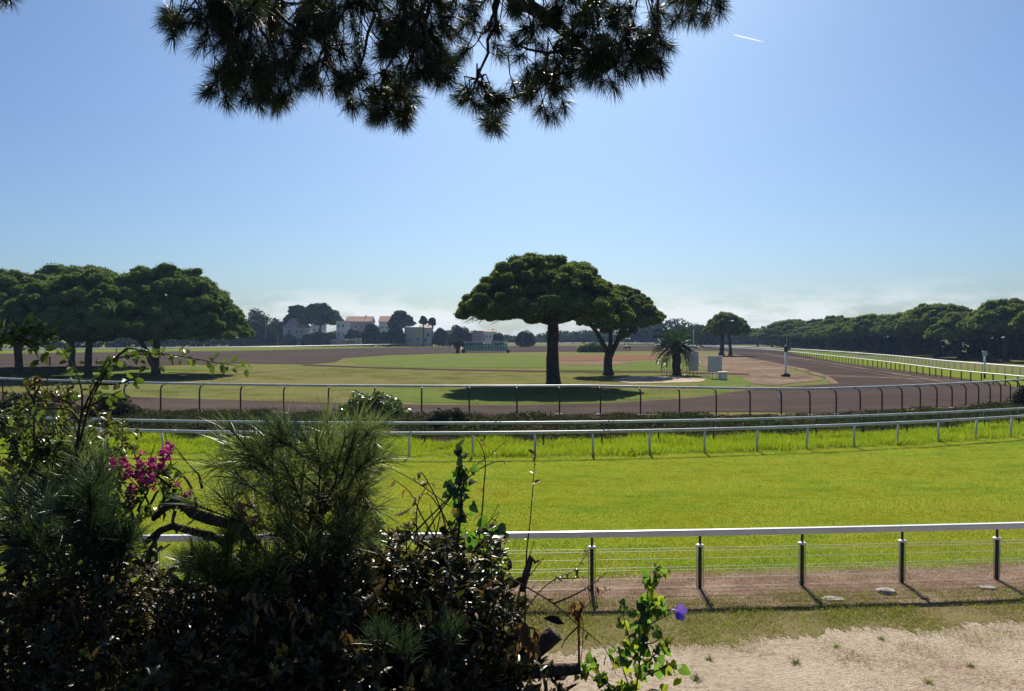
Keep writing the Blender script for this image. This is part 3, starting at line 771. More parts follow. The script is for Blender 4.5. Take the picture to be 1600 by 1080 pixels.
# lone pine down the course
x, y = G(1135, 556)
lp_ = empty('umbrella_pine', (x, y, 0), 'lone round umbrella pine on two trunks beside the dirt straight, beyond the palm', 'tree')
for q, (dx, r_) in enumerate(((-1.15, 0.55), (1.15, 0.42))):
    tm, top = trunk_mesh(31 + q, 5.5, r_, r_ * 0.8, (-dx * 0.2, 0)); tm.build('trunk', M['bark'], lp_, True, (dx, q * 0.8, 0))
obj('crown', umbrella(33, 5.6, 10.2, 6.2, 170, 110, 0.2, 4.2, 2.3, 0.13, M['pine']), lp_)

# the long wood down the right side
protoc = [umbrella(40 + i, 8.0, 11.2, (6.6, 7.2, 6.2, 7.0)[i], 210, 80, 0.24, (4.6, 5.4, 4.2, 5.0)[i], (2.0, 2.3, 1.9, 2.5)[i], 0.13, M['pine']) for i in range(4)]
prott = []
for i in range(3):
    tm, _ = trunk_mesh(50 + i, 7.0, 0.48, 0.33, ((0.5, 0.3), (-0.3, 0.4), (0.1, -0.5))[i], n=10, segs=7); prott.append(tm.mesh('trunk', M['bark'], True))
def row_pine(X, Y, h, R, i, label, group, name='umbrella_pine', cmat=None):
    t = empty(name, (X, Y, 0), label, 'tree', group, rz=i * 1.7)
    c = obj('crown', protoc[i % 4], t); c.scale = (R / 8.0, R / 8.0, h / 11.2)
    k = obj('trunk', prott[i % 3], t); k.scale = (h / 11.2, h / 11.2, h / 11.2)
    return t
GR = 'umbrella pines of the long wood on the right'
front = [(1572, 144, 470, 8.2), (1668, 131, 466, 8.5), (1500, 156, 489, 6.3), (1462, 170, 477, 8.6), (1413, 187, 490, 7.2), (1366, 204, 493, 8.3), (1332, 222, 497, 8.0), (1296, 244, 509, 7.4), (1262, 264, 511, 8.2), (1232, 286, 502, 9.5), (1206, 312, 513, 9.0), (1184, 342, 514, 10)]
ords = ['nearest whole', 'cut off at the right edge', 'second', 'third', 'fourth', 'fifth', 'sixth', 'seventh', 'eighth', 'ninth', 'tenth', 'eleventh']
for i, (px, Y, ty, R) in enumerate(front):
    X = (px - 800) / FPX * Y; h = CAMZ + (HZ - ty) / FPX * Y
    lab = ('umbrella pine of the right-hand wood with the highest crown and a tall pale trunk' if i == 0 else
           'umbrella pine of the right-hand wood %s of the photo' % ords[i] if i == 1 else
           'umbrella pine edging the right-hand wood, %s in the row beyond its tallest' % ords[i])
    row_pine(X, Y, h, R, i, lab, GR)
rg = random.Random(77)
for i in range(34):
    Y = 128 + i * 6.6 + rg.uniform(-2, 2)
    X = 93 + (Y - 140) * 0.085 + (10 if i % 2 else 21) + rg.uniform(-2, 2)
    row_pine(X, Y, rg.uniform(9.2, 11.6), rg.uniform(7, 8.8), i + 2, 'umbrella pine deep in the dark wood behind the front row on the right', 'umbrella pines inside the right-hand wood')

def shrub_mesh(seed, rx, ry, h, ncl, per, card, mat, cs=0.34, name='foliage', zlow=0.1):
    rng = np.random.default_rng(seed)
    d = unit(rng.normal(size=(ncl, 3))); d[:, 2] = np.abs(d[:, 2])
    rr = rng.uniform(0.35, 0.85, ncl)
    C = d * rr[:, None] * np.array([rx, ry, h]) + np.array([0, 0, zlow * h])
    cr = min(rx, h) * cs * rng.uniform(0.7, 1.25, ncl)
    V, F = clumps(rng, C, cr, per, card, zmin=-0.9, flat=0.9)
    return fast_mesh(name, V, F, mat)

# leafy backing inside the wood, its dark colour standing in for shade
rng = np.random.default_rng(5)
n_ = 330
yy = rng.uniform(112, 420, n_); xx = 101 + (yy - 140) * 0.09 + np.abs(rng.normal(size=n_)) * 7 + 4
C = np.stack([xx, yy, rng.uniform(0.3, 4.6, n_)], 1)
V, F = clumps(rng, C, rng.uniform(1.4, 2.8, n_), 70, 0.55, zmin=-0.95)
tag(obj('shade_backing', fast_mesh('shade_backing', V, F, M['fardark'])), 'dark leafy backing put in for the shade below the pine crowns on the right', 'shade_backing', kind='stuff')

# far wood closing the horizon
def far_wood(name, pts, hmin, hmax, seed, label, mat, n=260, per=60, card=0.9):
    rng = np.random.default_rng(seed)
    t = rng.uniform(0, len(pts) - 1.001, n); k = t.astype(int); f = t - k
    P0 = np.array(pts)[k]; P1 = np.array(pts)[k + 1]
    xy = P0 + (P1 - P0) * f[:, None] + rng.normal(size=(n, 2)) * 5
    hh = hmin + (hmax - hmin) * (0.5 + 0.5 * np.sin(xy[:, 0] * 0.09 + seed) * np.cos(xy[:, 0] * 0.031))
    z = rng.uniform(0, 1, n) * hh
    V, F = clumps(rng, np.stack([xy[:, 0], xy[:, 1], z], 1), rng.uniform(2.0, 4.2, n), per, card, zmin=-0.95)
    tag(obj(name, fast_mesh(name, V, F, mat)), label, 'woodland', kind='stuff')
far_wood('far_woodland', [(60, 440), (110, 430), (170, 425)], 5, 13, 3, 'hazy far pine wood closing the end of the dirt straight', M['far'], 300)
far_wood('far_woodland', [(-20, 520), (20, 500), (70, 470)], 3, 9, 4, 'blue hazy line of trees at the far end behind the forked pine', M['far'], 260)
far_wood('far_woodland', [(-230, 170), (-190, 240), (-150, 300), (-110, 370), (-80, 430), (-30, 470)], 2.5, 6.5, 6, 'dark hedge and scrub behind the far rail on the left', M['fardark'], 460, 60, 0.7)
far_wood('far_woodland', [(-190, 470), (-100, 500), (-20, 540)], 4, 9, 7, 'hazy trees behind the far houses on the left', M['far'], 240)

# ------------------------------------------------------------------ far trees and houses at the left
def far(px, Y): return Y if px > 735 or Y >= 335 else 335 + (Y - 240) * .5
def simple_tree(name, px, Y, ty, wpx, label, mat, seed, kind='round', bx=0.0, group='trees among the far houses'):
    Y = far(px, Y); X = (px - 800) / FPX * Y; h = CAMZ + (HZ - ty) / FPX * Y; R = wpx / FPX * Y / 2
    t = empty(name, (X, Y, 0), label, 'tree', group)
    if kind == 'umb':
        obj('crown', umbrella(seed, R, h, h * 0.62, 90, 90, 0.5, h * 0.5, 2.2, 0.2, mat), t)
        tm, _ = trunk_mesh(seed, h * 0.62, 0.45, 0.35, (0.3, 0), n=8, segs=6); tm.build('trunk', M['bark'], t, True)
    elif kind == 'cone':
        rng = np.random.default_rng(seed); n = 90
        u = rng.uniform(0.03, 1, n); a = rng.uniform(0, 6.283, n); rr = R * np.minimum(1, (1 - u) * 1.7 + 0.08) * 0.8
        V, F = clumps(rng, np.stack([rr * np.cos(a), rr * np.sin(a), u * h * 0.93], 1), np.full(n, R * 0.3), 80, 0.5, zmin=-0.8, flat=1.2)
        obj('crown', fast_mesh('crown', V, F, mat), t)
        tm, _ = trunk_mesh(seed, h * 0.5, 0.3, 0.2, n=8, segs=5); tm.build('trunk', M['bark'], t, True)
    else:
        obj('crown', shrub_mesh(seed, R * 0.9, R * 0.9, h * 0.78, 90, 90, 0.55, mat, 0.33, 'crown', 0.16), t)
        tm, _ = trunk_mesh(seed, h * 0.4, 0.35, 0.25, n=8, segs=5); tm.build('trunk', M['bark'], t, True)
    return t
simple_tree('bushy_tree', 402, 262, 473, 72, 'big rounded tree just right of the left pine group', M['far'], 61)
simple_tree('bushy_tree', 432, 300, 486, 40, 'lower rounded tree behind the first pole', M['far'], 62)
simple_tree('bushy_tree', 446, 330, 485, 26, 'small dark tree left of the pink house', M['fardark'], 63)
simple_tree('umbrella_pine', 466, 312, 478, 44, 'umbrella pine behind the pink house', M['far'], 64, 'umb')
simple_tree('umbrella_pine', 500, 290, 476, 68, 'wide umbrella pine standing between the pink house and the white house', M['far'], 65, 'umb')
simple_tree('umbrella_pine', 627, 330, 487, 42, 'umbrella pine rising over the roofs behind the beige house', M['far'], 66, 'umb')
simple_tree('dark_tree', 581, 262, 496, 36, 'dense dark upright tree in front of the orange roofs', M['fardark'], 67)
simple_tree('cypress', 618, 270, 506, 30, 'dark cone shaped tree left of the beige house', M['fardark'], 68, 'cone')
simple_tree('bushy_tree', 718, 262, 503, 42, 'rounded tree left of the starting gate', M['far'], 69)
simple_tree('bushy_tree', 690, 300, 505, 22, 'narrow tree behind the beige house', M['far'], 70)
simple_tree('bushy_tree', 556, 290, 512, 34, 'low hedge tree beside the white house', M['far'], 71)
simple_tree('pale_tree', 512, 266, 515, 26, 'pale leafy tree left of the white house', M['faryel'], 72)
simple_tree('pale_tree', 452, 262, 520, 28, 'pale leafy bush in front of the pink house', M['faryel'], 73)
simple_tree('pale_tree', 482, 262, 519, 26, 'pale leafy bush right of the pink house', M['faryel'], 74)
simple_tree('pale_tree', 392, 250, 517, 28, 'pale leafy bush below the big rounded tree', M['faryel'], 75)
simple_tree('dark_tree', 418, 256, 512, 34, 'dark low tree between the two poles', M['fardark'], 76)
simple_tree('dark_tree', 1098, 320, 506, 60, 'hazy rounded tree behind the lone pine on the left', M['far'], 77, group='far trees down the course')
simple_tree('dark_tree', 1058, 330, 503, 40, 'hazy rounded tree seen above the palm', M['far'], 78, group='far trees down the course')
simple_tree('dark_tree', 820, 340, 512, 34, 'hazy rounded tree far behind the starting gate', M['far'], 79, group='far trees down the course')
simple_tree('dark_tree', 778, 360, 516, 20, 'small hazy tree far behind the middle of the starting gate', M['far'], 80, group='far trees down the course')
for q, (px, ty, lb) in enumerate(((661, 495, 'left one of two tall shaggy palms in front of the beige house'), (675, 497, 'right one of two tall shaggy palms in front of the beige house'))):
    Y = far(px, 258); X = (px - 800) / FPX * Y; h = CAMZ + (HZ - ty) / FPX * Y
    t = empty('tall_palm', (X, Y, 0), lb, 'palm', 'tall palms by the beige house')
    obj('crown', shrub_mesh(90 + q, 1.7, 1.7, 2.6, 26, 110, 0.6, M['fardark'], 0.5, 'crown', 0.1), t, (0, 0, h - 2.9))
    tm, _ = trunk_mesh(q, h - 1.6, 0.28, 0.24, (0.3, 0), n=8, segs=5); tm.build('trunk', M['bark'], t, True)

def house(name, px0, px1, Y, eave_py, ridge_py, label, wall, roof, depth=9.0, wins=(), hip=False, flat=False, wh=(0.9, 1.25)):
    Y0, Y = Y, far(px0, Y); ks = Y / Y0; wh = (wh[0] * ks, wh[1] * ks); wins = [(a, CAMZ + (z - CAMZ) * ks) if z > 3 else (a, z) for a, z in wins]
    X0 = (px0 - 800) / FPX * Y; X1 = (px1 - 800) / FPX * Y
    ez = CAMZ + (HZ - eave_py) / FPX * Y; rz_ = CAMZ + (HZ - ridge_py) / FPX * Y
    cx_ = (X0 + X1) / 2; w = X1 - X0
    t = empty(name, (cx_, Y, 0), label, 'house', 'houses beyond the far rail')
    m = MB(); m.box((0, depth / 2, ez / 2), (w, depth, ez)); m.build('wall', wall, t)
    m = MB(); o = 0.35; th = 0.18
    if flat:
        m.box((0, depth / 2, ez + 0.12), (w + 0.5, depth + 0.5, 0.24), bev=0.04)
    else:
        i = w * 0.28 if hip else 0.0
        V = [(-w / 2 - o, -o, ez), (w / 2 + o, -o, ez), (w / 2 + o, depth + o, ez), (-w / 2 - o, depth + o, ez), (-w / 2 - o + i, depth / 2, rz_), (w / 2 + o - i, depth / 2, rz_)]
        V += [(x, y, z + th) for x, y, z in V]
        m.add(V, [(3, 2, 1, 0), (6, 7, 11, 10), (8, 9, 10, 11), (7, 8, 11), (9, 6, 10), (0, 1, 7, 6), (1, 2, 8, 7), (2, 3, 9, 8), (3, 0, 6, 9)])
    rf = m.build('roof', roof, t)
    if not flat:
        m = MB(); m.box((w * 0.22, depth * 0.5, rz_ + 0.3), (0.6, 0.6, 1.2)); m.build('chimney', wall, rf)
    for (fx_, z) in wins:
        xx_ = -w / 2 + w * fx_
        m = MB(); fw, fh = wh
        m.box((xx_, -0.03, z + fh / 2 + .05), (fw + .2, .08, .1)); m.box((xx_, -0.03, z - fh / 2 - .05), (fw + .2, .1, .1))
        m.box((xx_ - fw / 2 - .05, -0.03, z), (.1, .08, fh)); m.box((xx_ + fw / 2 + .05, -0.03, z), (.1, .08, fh)); m.box((xx_, -0.03, z), (.06, .06, fh))
        f = m.build('window', M['wallw'], t)
        m = MB(); m.box((xx_, -0.012, z), (fw, .02, fh)); m.build('pane', M['glass'], f)
    return t
house('pink_house', 442, 477, 285, 512, 498, 'house with a pale pink tiled roof behind bushes at the left', M['wallw'], M['roofp'], 10, [(.62, 6.4), (.85, 6.4), (.3, 6.4), (.3, 3.2), (.7, 3.2)], hip=True)
house('white_house', 525.5, 541, 275, 502, 499, 'narrow tall white house with small windows, right of the wide umbrella pine', M['wallw'], M['roofp'], 7, [(.25, 8.4), (.72, 8.4), (.25, 5.4), (.72, 5.4), (.3, 2.6), (.7, 2.6)], wh=(.7, 1.1), flat=True)
house('orange_roofed_house', 540, 580, 440, 503, 494.5, 'long house with an orange tiled roof behind the white house', M['wallb'], M['roof'], 12, [(.15, 10), (.4, 10), (.62, 10), (.85, 10), (.15, 6.5), (.4, 6.5), (.62, 6.5), (.85, 6.5)])
house('orange_roofed_house', 592, 618, 430, 503, 494, 'house with an orange roof and white gable behind the dark upright tree', M['wallw'], M['roof'], 12, [(.2, 9.5), (.5, 9.5), (.8, 9.5), (.2, 6), (.5, 6), (.8, 6)])
house('beige_house', 632, 660, 275, 512, 509.5, 'low beige house with a flat pale roof, left of the tall palms', M['wallb'], M['wallw'], 9, [(.3, 3.6), (.75, 3.6)], flat=True)
house('beige_house', 655, 674, 290, 513, 508, 'cream house with a tiled roof behind the two tall palms', M['wallw'], M['roofp'], 8, [(.3, 5.2), (.75, 5.2), (.5, 2.8)])
house('grey_house', 690, 704, 300, 517, 515, 'small grey house with a pale flat roof behind the rounded tree', M['wallb'], M['wallw'], 7, [(.35, 4.8), (.75, 4.8)], flat=True)
house('terracotta_house', 738, 754, 330, 518, 516.5, 'small terracotta coloured house left above the starting gate', M['wallp'], M['roof'], 8, [(.3, 4.4), (.7, 4.4)], flat=True)
house('low_shed', 513, 541, 262, 531.5, 530.5, 'long low shed with a pale flat roof at the foot of the white house', M['wallp'], M['wallw'], 5, [(.3, 2)], flat=True, wh=(1.6, .7))
house('low_shed', 541, 562, 268, 530.5, 529.5, 'low shed with a white roof right of the first low shed', M['wallb'], M['wallw'], 5, [(.5, 2)], flat=True, wh=(1.6, .7))
house('far_villa', 372, 392, 320, 517, 508, 'house with a brownish roof peeping out behind the left pines', M['wallp'], M['roof'], 8, [(.7, 5.0), (.3, 5.0)], hip=True)
house('pink_house', 486, 504, 420, 507, 501, 'small white walled house with a pink roof seen under the wide umbrella pine', M['wallw'], M['roofp'], 9, [(.3, 8), (.7, 8), (.3, 5), (.7, 5)])
house('beige_house', 606, 624, 400, 511, 505, 'cream gabled house between the dark upright tree and the cypress', M['wallb'], M['roof'], 9, [(.3, 6.5), (.7, 6.5), (.5, 3.5)])
house('white_house', 757, 775, 420, 519, 516, 'low white house far behind the starting gate', M['wallw'], M['roof'], 9, [(.2, 4.5), (.5, 4.5), (.8, 4.5)])
house('white_house', 398, 410, 390, 516, 511, 'white house glimpsed between the left pines and the first pole', M['wallw'], M['roof'], 9, [(.3, 5.5), (.7, 5.5)])
for q, (px, ty, w_, mt_, lb) in enumerate(((547, 509, 26, 'far', 'rounded tree under the left end of the long orange roof'), (598, 511, 22, 'fardark', 'small dark tree right of the dark upright tree'), (646, 513, 20, 'far', 'small rounded tree left of the tall palms'), (530, 520, 22, 'faryel', 'pale bush at the foot of the white house'), (568, 514, 24, 'fardark', 'dark tree left of the dark upright tree'), (685, 512, 20, 'fardark', 'small dark tree right of the tall palms'), (734, 514, 20, 'far', 'small tree behind the left end of the starting gate'), (422, 500, 36, 'far', 'tall rounded tree behind the first grey pole'), (497, 512, 22, 'fardark', 'dark bush below the wide umbrella pine'), (702, 520, 16, 'faryel', 'pale bush left of the small bushy palm'))):
    simple_tree('bushy_tree', px, 280 + q * 4, ty, w_, lb, M[mt_], 110 + q)
def pole(px, Y, ty, label, arm=False, r=0.13, cat='pole'):
    Y = far(px, Y)
    X = (px - 800) / FPX * Y; h = CAMZ + (HZ - ty) / FPX * Y
    t = empty('utility_pole' if not arm else 'street_lamp', (X, Y, 0), label, cat, 'poles on the far side')
    m = MB(); m.tube([(0, 0, -.2), (0, 0, h)], [r, r * .7], 8); m.build('pole', M['conc'], t, True)
    m = MB()
    if arm:
        m.tube([(0, 0, h - .2), (-1.5, 0, h - .7), (-5.5, 0, h - 2.0)], .09, 6); m.build('arm', M['galv'], t, True)
        m = MB(); m.box((-5.9, 0, h - 2.15), (.8, .35, .2), bev=.05); m.build('lamp_head', M['board'], t)
    else:
        m.box((0, 0, h - .5), (1.5, .12, .12)); m.build('crossarm', M['bark'], t)
pole(415, 248, 499, 'grey utility pole in front of the dark low tree, left of the pink house', r=.2)
pole(434.5, 252, 522, 'short grey pole at the far rail, below the pink house')
pole(405, 250, 527, 'short pale pole beside the far rail, left of the taller one')
pole(562.5, 262, 510, 'pale lamp post with a long sloping arm, right of the white house', True, .12, 'lamp')

# ------------------------------------------------------------------ things on the infield
def starting_gate():
    x0, y0 = G(726, 551.5); x1, _ = G(792, 551.5)
    Y = y0; w = x1 - x0; n = 14; H = 3.0
    t = empty('starting_gate', ((x0 + x1) / 2, Y, 0), 'long green starting gate with a row of stalls, parked on the infield', 'starting gate')
    m = MB(); m.box((0, 0, H), (w + .6, 1.2, .28), bev=.05); m.build('top_beam', M['gatepale'], t)
    m = MB(); m.box((0, 1.4, H - .1), (w + .6, .2, .2)); m.box((0, -1.2, H - .35), (w + .6, .14, .14)); m.build('rear_beam', M['gategreen'], t)
    pm_ = MB(); pm_.box((0, 0, 1.62), (.22, 2.6, 2.4), bev=.04); pme = pm_.mesh('stall_partition', M['gategreen'])
    gm_ = MB(); gm_.box((-.2, 0, 1.45), (.34, .06, 1.5), bev=.02); gm_.box((.2, 0, 1.45), (.34, .06, 1.5), bev=.02); gme = gm_.mesh('stall_gate', M['gatepale'])
    tm_ = MB(); tm_.box((0, 0, 2.45), (.6, .1, .3), bev=.02); tme = tm_.mesh('number_panel', M['gategreen'])
    for i in range(n + 1): obj('stall_partition', pme, t, (-w / 2 + w * i / n, 0, 0))
    for i in range(n):
        g_ = obj('stall_gate', gme, t, (-w / 2 + w * (i + .5) / n, -1.3, 0)); obj('number_panel', tme, g_, (0, 0, 0))
    wm_ = MB(); wm_.tube([(0, -.18, 0), (0, -.15, 0), (0, .15, 0), (0, .18, 0)], [.42, .5, .5, .42], 16); wme = wm_.mesh('wheel', M['rubber'], True)
    for sx in (-1, 1):
        for sy in (-.9, .9): obj('wheel', wme, t, (sx * (w / 2 + .3), sy, .5))
        m = MB(); m.box((sx * (w / 2 + .3), 0, .75), (.5, 2.6, .3), bev=.04); m.build('chassis', M['rubber'], t)
starting_gate()

def frond_mesh(L, seed, droop):
    rg = random.Random(seed); V, F = [], []
    n = 16; spine = []
    for i in range(n + 1):
        t = i / n; spine.append(Vector((L * (t - 0.12 * t * t * droop), 0, L * (0.42 * t - (0.30 + 0.42 * droop) * t * t))))
    for i in range(n):
        a, b = spine[i], spine[i + 1]; w = 0.045 * (1 - i / n) + .012
        k = len(V); V += [a + Vector((0, w, 0)), a - Vector((0, w, 0)), b - Vector((0, w * .9, 0)), b + Vector((0, w * .9, 0))]; F.append((k, k + 1, k + 2, k + 3))
    for i in range(2, n + 1):
        for f in (0, .5):
            c = spine[i - 1].lerp(spine[i], f); t = (i - 1 + f) / n; ll = 0.62 * math.sin(math.pi * min(1, .12 + t * .93)) + .08
            for sgn in (-1, 1):
                d = Vector((.55, sgn * .75, rg.uniform(-.1, .4))).normalized() * ll * rg.uniform(.85, 1.1)
                wv = Vector((.05, 0, .02)); tip = c + d + Vector((0, 0, -.18 * ll))
                k = len(V); V += [c - wv, c + wv, c + d * .6 + wv * .7, tip]; F.append((k, k + 1, k + 2, k + 3))
    m = MB(); m.add(V, F); return m.mesh('frond', M['vined'])
def palm(px, py, h, L, nf, label, seed, tr=0.5, name='palm_tree'):
    x, y = G(px, py); t = empty(name, (x, y, 0), label, 'palm')
    m = MB(); pts = []; rr = []
    for i in range(15):
        z = h * i / 14; pts.append((0.04 * math.sin(i), 0, z - .1)); rr.append(tr * (1.25 if i == 0 else .92 + .12 * (i % 2)) * (1.18 if i > 11 else 1))
    m.tube(pts, rr, 14, rough=.15); m.build('trunk', M['bark'], t, True)
    fr = [frond_mesh(L, s, d) for s, d in ((1, .25), (2, .6), (3, 1.0), (4, 1.35))]
    rg = random.Random(seed)
    for i in range(nf):
        q = i / nf; el = rad(68 - 102 * q ** 0.85 + rg.uniform(-6, 6)); me = fr[min(3, int(q * 3.2 + rg.random() * .9))]
        o = obj('frond', me, t, (0, 0, h)); o.rotation_euler = (rg.uniform(-.25, .25), -(el - rad(18)), i * 2.39996)
        o.scale = (rg.uniform(.85, 1.08),) * 3
    return t
palm(1057, 586, 3.4, 4.4, 54, 'stout palm with arching fronds in front of the grey board', 3, .52)
palm(715, 552, 2.6, 2.1, 30, 'small bushy palm at the left end of the starting gate', 9, .45)

x, y = G(1084, 587.5)
t = empty('notice_board', (x, y, 0), 'tall narrow grey slatted board on legs, right beside the palm', 'board', 'grey boards by the palm')
for i in range(4):
    m = MB(); m.box((-.42 + i * .28, 0, 1.75), (.26, .10, 2.3), bev=.015); m.build('slat', M['board'], t)
for sx in (-.45, .45):
    m = MB(); m.tube([(sx, .1, -.1), (sx, .1, 2.9)], .04, 6); m.build('leg', M['galv'], t, True)
m = MB(); m.tube([(0, .12, 0), (0, .12, 5.6)], [.07, .05], 8); m.build('mast', M['postw'], t, True)
x, y = G(1117, 592)
t = empty('notice_board', (x, y, 0), 'wide grey board of four panels on thin legs, with a pale rim on top', 'board', 'grey boards by the palm')
for i in range(4):
    m = MB(); m.box((-.6 + i * .4, 0, 1.62), (.37, .12, 1.75), bev=.02); m.build('panel', M['board'], t)
m = MB(); m.box((0, 0, 2.54), (1.75, .3, .09), bev=.02); m.build('top_rim', M['white'], t)
for sx in (-.7, -.25, .25, .7):
    m = MB(); m.tube([(sx, .1, -.1), (sx, .1, .8)], .035, 6); m.build('leg', M['galv'], t, True)
m = MB(); m.box((-1.1, .1, .78), (1.3, .05, .05)); m.box((0, .1, .5), (2.2, .05, .05)); m.build('brace', M['white'], t)
x, y = G(1131, 594.5)
t = empty('low_cabinet', (x, y, 0), 'low pale cabinet with a white lid at the foot of the wide grey board', 'cabinet')
m = MB(); m.box((0, .4, .42), (.75, .7, .84), bev=.02); m.build('body', M['board'], t)
m = MB(); m.box((0, .4, .88), (.95, .9, .07), bev=.02); m.build('lid', M['white'], t)
m = MB(); m.box((0, .04, .42), (.6, .03, .66), bev=.01); m.build('door', M['galv'], t)

x, y = G(1228, 589)
t = empty('distance_post', (x, y, 0), 'slim white post with a dark lamp head, on the edge of the dirt', 'post', 'white posts along the track')
m = MB(); m.tube([(0, 0, 0), (0, 0, 2.95)], [.14, .12], 10); m.build('pole', M['white'], t, True)
m = MB(); m.box((0, 0, .18), (.85, .7, .42), bev=.12); m.build('foot', M['rubber'], t)
m = MB(); m.tube([(0, -.05, 2.9), (0, -.05, 3.1), (0, -.05, 3.5), (0, -.05, 3.68)], [.14, .24, .22, .1], 10); m.tube([(.42, 0, 3.05), (.42, 0, 3.6)], .12, 8); m.box((.2, 0, 3.1), (.5, .08, .08)); m.build('lamp_head', M['greenpost'], t, True)
m = MB(); m.tube([(.1, 0, 3.5), (.1, 0, 4.6)], .025, 6); m.build('aerial', M['galv'], t)
x, y = G(1539, 592)
t = empty('distance_post', (x, y, 0), 'white post with a dark base and pale top plate, standing at the right-hand rails', 'post', 'white posts along the track')
m = MB(); m.tube([(0, 0, .7), (0, 0, 2.55)], [.11, .10], 10); m.build('pole', M['white'], t, True)
m = MB(); m.tube([(0, 0, -.1), (0, 0, .75)], .12, 10); m.build('base', M['darkpost'], t, True)
m = MB(); m.box((0, 0, 2.85), (.55, .12, .6), bev=.08); m.build('top_plate', M['board'], t)
x, y = G(77.5, 572)
t = empty('marker_post', (x, y, 0), 'short dull red post standing in the grass at the edge of the left dirt track', 'post')
m = MB(); m.box((0, 0, .7), (.2, .2, 1.6), bev=.03); m.build('post', M['redpost'], t)
m = MB(); m.box((0, 0, 1.52), (.26, .26, .06), bev=.02); m.build('cap', M['redpost'], t)
for px, py, lb in ((1244, 580, 'small white stake on the pale ridge left of the dirt straight'), (1288, 592, 'small white stake nearer on the ridge beside the dirt straight'), (1217, 628, 'small pale stake standing in the near dirt behind the gooseneck fence')):
    x, y = G(px, py); m = MB(); m.tube([(0, 0, -.05), (0, 0, .42), (0, 0, .5)], [.05, .05, .02], 8)
    tag(m.build('marker_stake', M['postw'], None, True, (x, y, 0)), lb, 'stake', 'small stakes by the dirt track')

# low spreading bush behind the forked pine, and a grazing horse
x, y = G(930, 550.5)
t = empty('low_bush', (x, y, 0), 'low spreading green bush seen left of the forked trunk', 'bush')
obj('foliage', shrub_mesh(95, 5.6, 2.2, 2.2, 60, 120, .3, M['pine'], .55), t)
x, y = G(981, 548.6)
me = bpy.data.meshes.new('horse')
HV = [(0, 0, 1.22), (.55, 0, 1.24), (-.6, 0, 1.25), (-.95, 0, .98), (-1.25, 0, .52), (-1.42, 0, .18),
      (.45, .16, .75), (.47, .16, .38), (.45, .16, .03), (.5, -.16, .75), (.62, -.16, .38), (.66, -.16, .03),
      (-.5, .15, .72), (-.48, .15, .38), (-.48, .15, .03), (-.48, -.15, .72), (-.40, -.15, .38), (-.42, -.15, .03), (.78, 0, 1.12), (.86, 0, .62)]
HE = [(0, 1), (0, 2), (2, 3), (3, 4), (4, 5), (1, 6), (6, 7), (7, 8), (1, 9), (9, 10), (10, 11), (2, 12), (12, 13), (13, 14), (2, 15), (15, 16), (16, 17), (1, 18), (18, 19)]
HR = [.30, .29, .27, .17, .12, .075, .13, .07, .055, .13, .07, .055, .11, .065, .055, .11, .065, .055, .08, .05]
me.from_pydata(HV, HE, []); me.update()
ho = obj('horse', me, None, (x, y, 0)); me.materials.append(M['hide']); ho.scale = (1.1,) * 3
tag(ho, 'dark horse grazing far off beyond the red clay, right of the forked pine', 'horse')
md = ho.modifiers.new('skin', 'SKIN')
for i, r in enumerate(HR): me.skin_vertices[0].data[i].radius = (r, r)
me.skin_vertices[0].data[0].use_root = True
ho.modifiers.new('sub', 'SUBSURF').levels = 1

# aircraft trail
a = D(1144, 56.5, 3000); b = D(1192, 68, 3000)
m = MB(); mid = (a + b) / 2
m.tube([a - mid, (a - mid) * .5, Vector((0, 0, 0)), (b - mid) * .6, b - mid], [2.6, 2.9, 2.8, 2.4, .5], 8)
mt, nt, n, l, p = new_mat('ice_trail')
p.inputs['Base Color'].default_value = (.9, .9, .9, 1); p.inputs['Roughness'].default_value = 1
tr = n.new('ShaderNodeBsdfTranslucent'); tr.inputs['Color'].default_value = (.9, .9, .9, 1)
ms = n.new('ShaderNodeMixShader'); ms.inputs[0].default_value = .6; l.new(p.outputs[0], ms.inputs[1]); l.new(tr.outputs[0], ms.inputs[2])
tp = n.new('ShaderNodeBsdfTransparent'); m2 = n.new('ShaderNodeMixShader'); m2.inputs[0].default_value = .33
l.new(tp.outputs[0], m2.inputs[1]); l.new(ms.outputs[0], m2.inputs[2]); l.new(m2.outputs[0], n['Material Output'].inputs['Surface'])
tag(m.build('contrail', mt, None, True, mid), 'short white aircraft trail in the blue sky at upper right', 'contrail')

# ------------------------------------------------------------------ ground growth (blades on tiles, placed as instances)
def tile(name, w, n, h, bw, mat, seed, lean=0.5, curl=.3):
    rng = np.random.default_rng(seed)
    P = np.stack([rng.normal(size=n) * w * .42, rng.normal(size=n) * w * .42, np.full(n, -0.01)], 1)
    d = np.stack([rng.normal(size=n) * lean, rng.normal(size=n) * lean, np.ones(n)], 1); d = unit(d)
    hh = h * rng.uniform(.45, 1.15, n); s = unit(np.cross(d, rng.normal(size=(n, 3)))) * bw / 2
    bend = unit(rng.normal(size=(n, 3)) * np.array([1, 1, 0.05])) * (hh * curl)[:, None]
    mid = P + d * (hh * .55)[:, None]; tip = P + d * hh[:, None] + bend
    V = np.empty((n, 5, 3), np.float32); V[:, 0] = P - s; V[:, 1] = P + s; V[:, 2] = mid - s * .8; V[:, 3] = mid + s * .8; V[:, 4] = tip
    b = np.arange(n)[:, None] * 5
    F = np.concatenate([b + np.array([0, 1, 3]), b + np.array([0, 3, 2]), b + np.array([2, 3, 4])], 0)
    return bpy.data.objects.new(name, fast_mesh(name, V.reshape(-1, 3), F, mat))
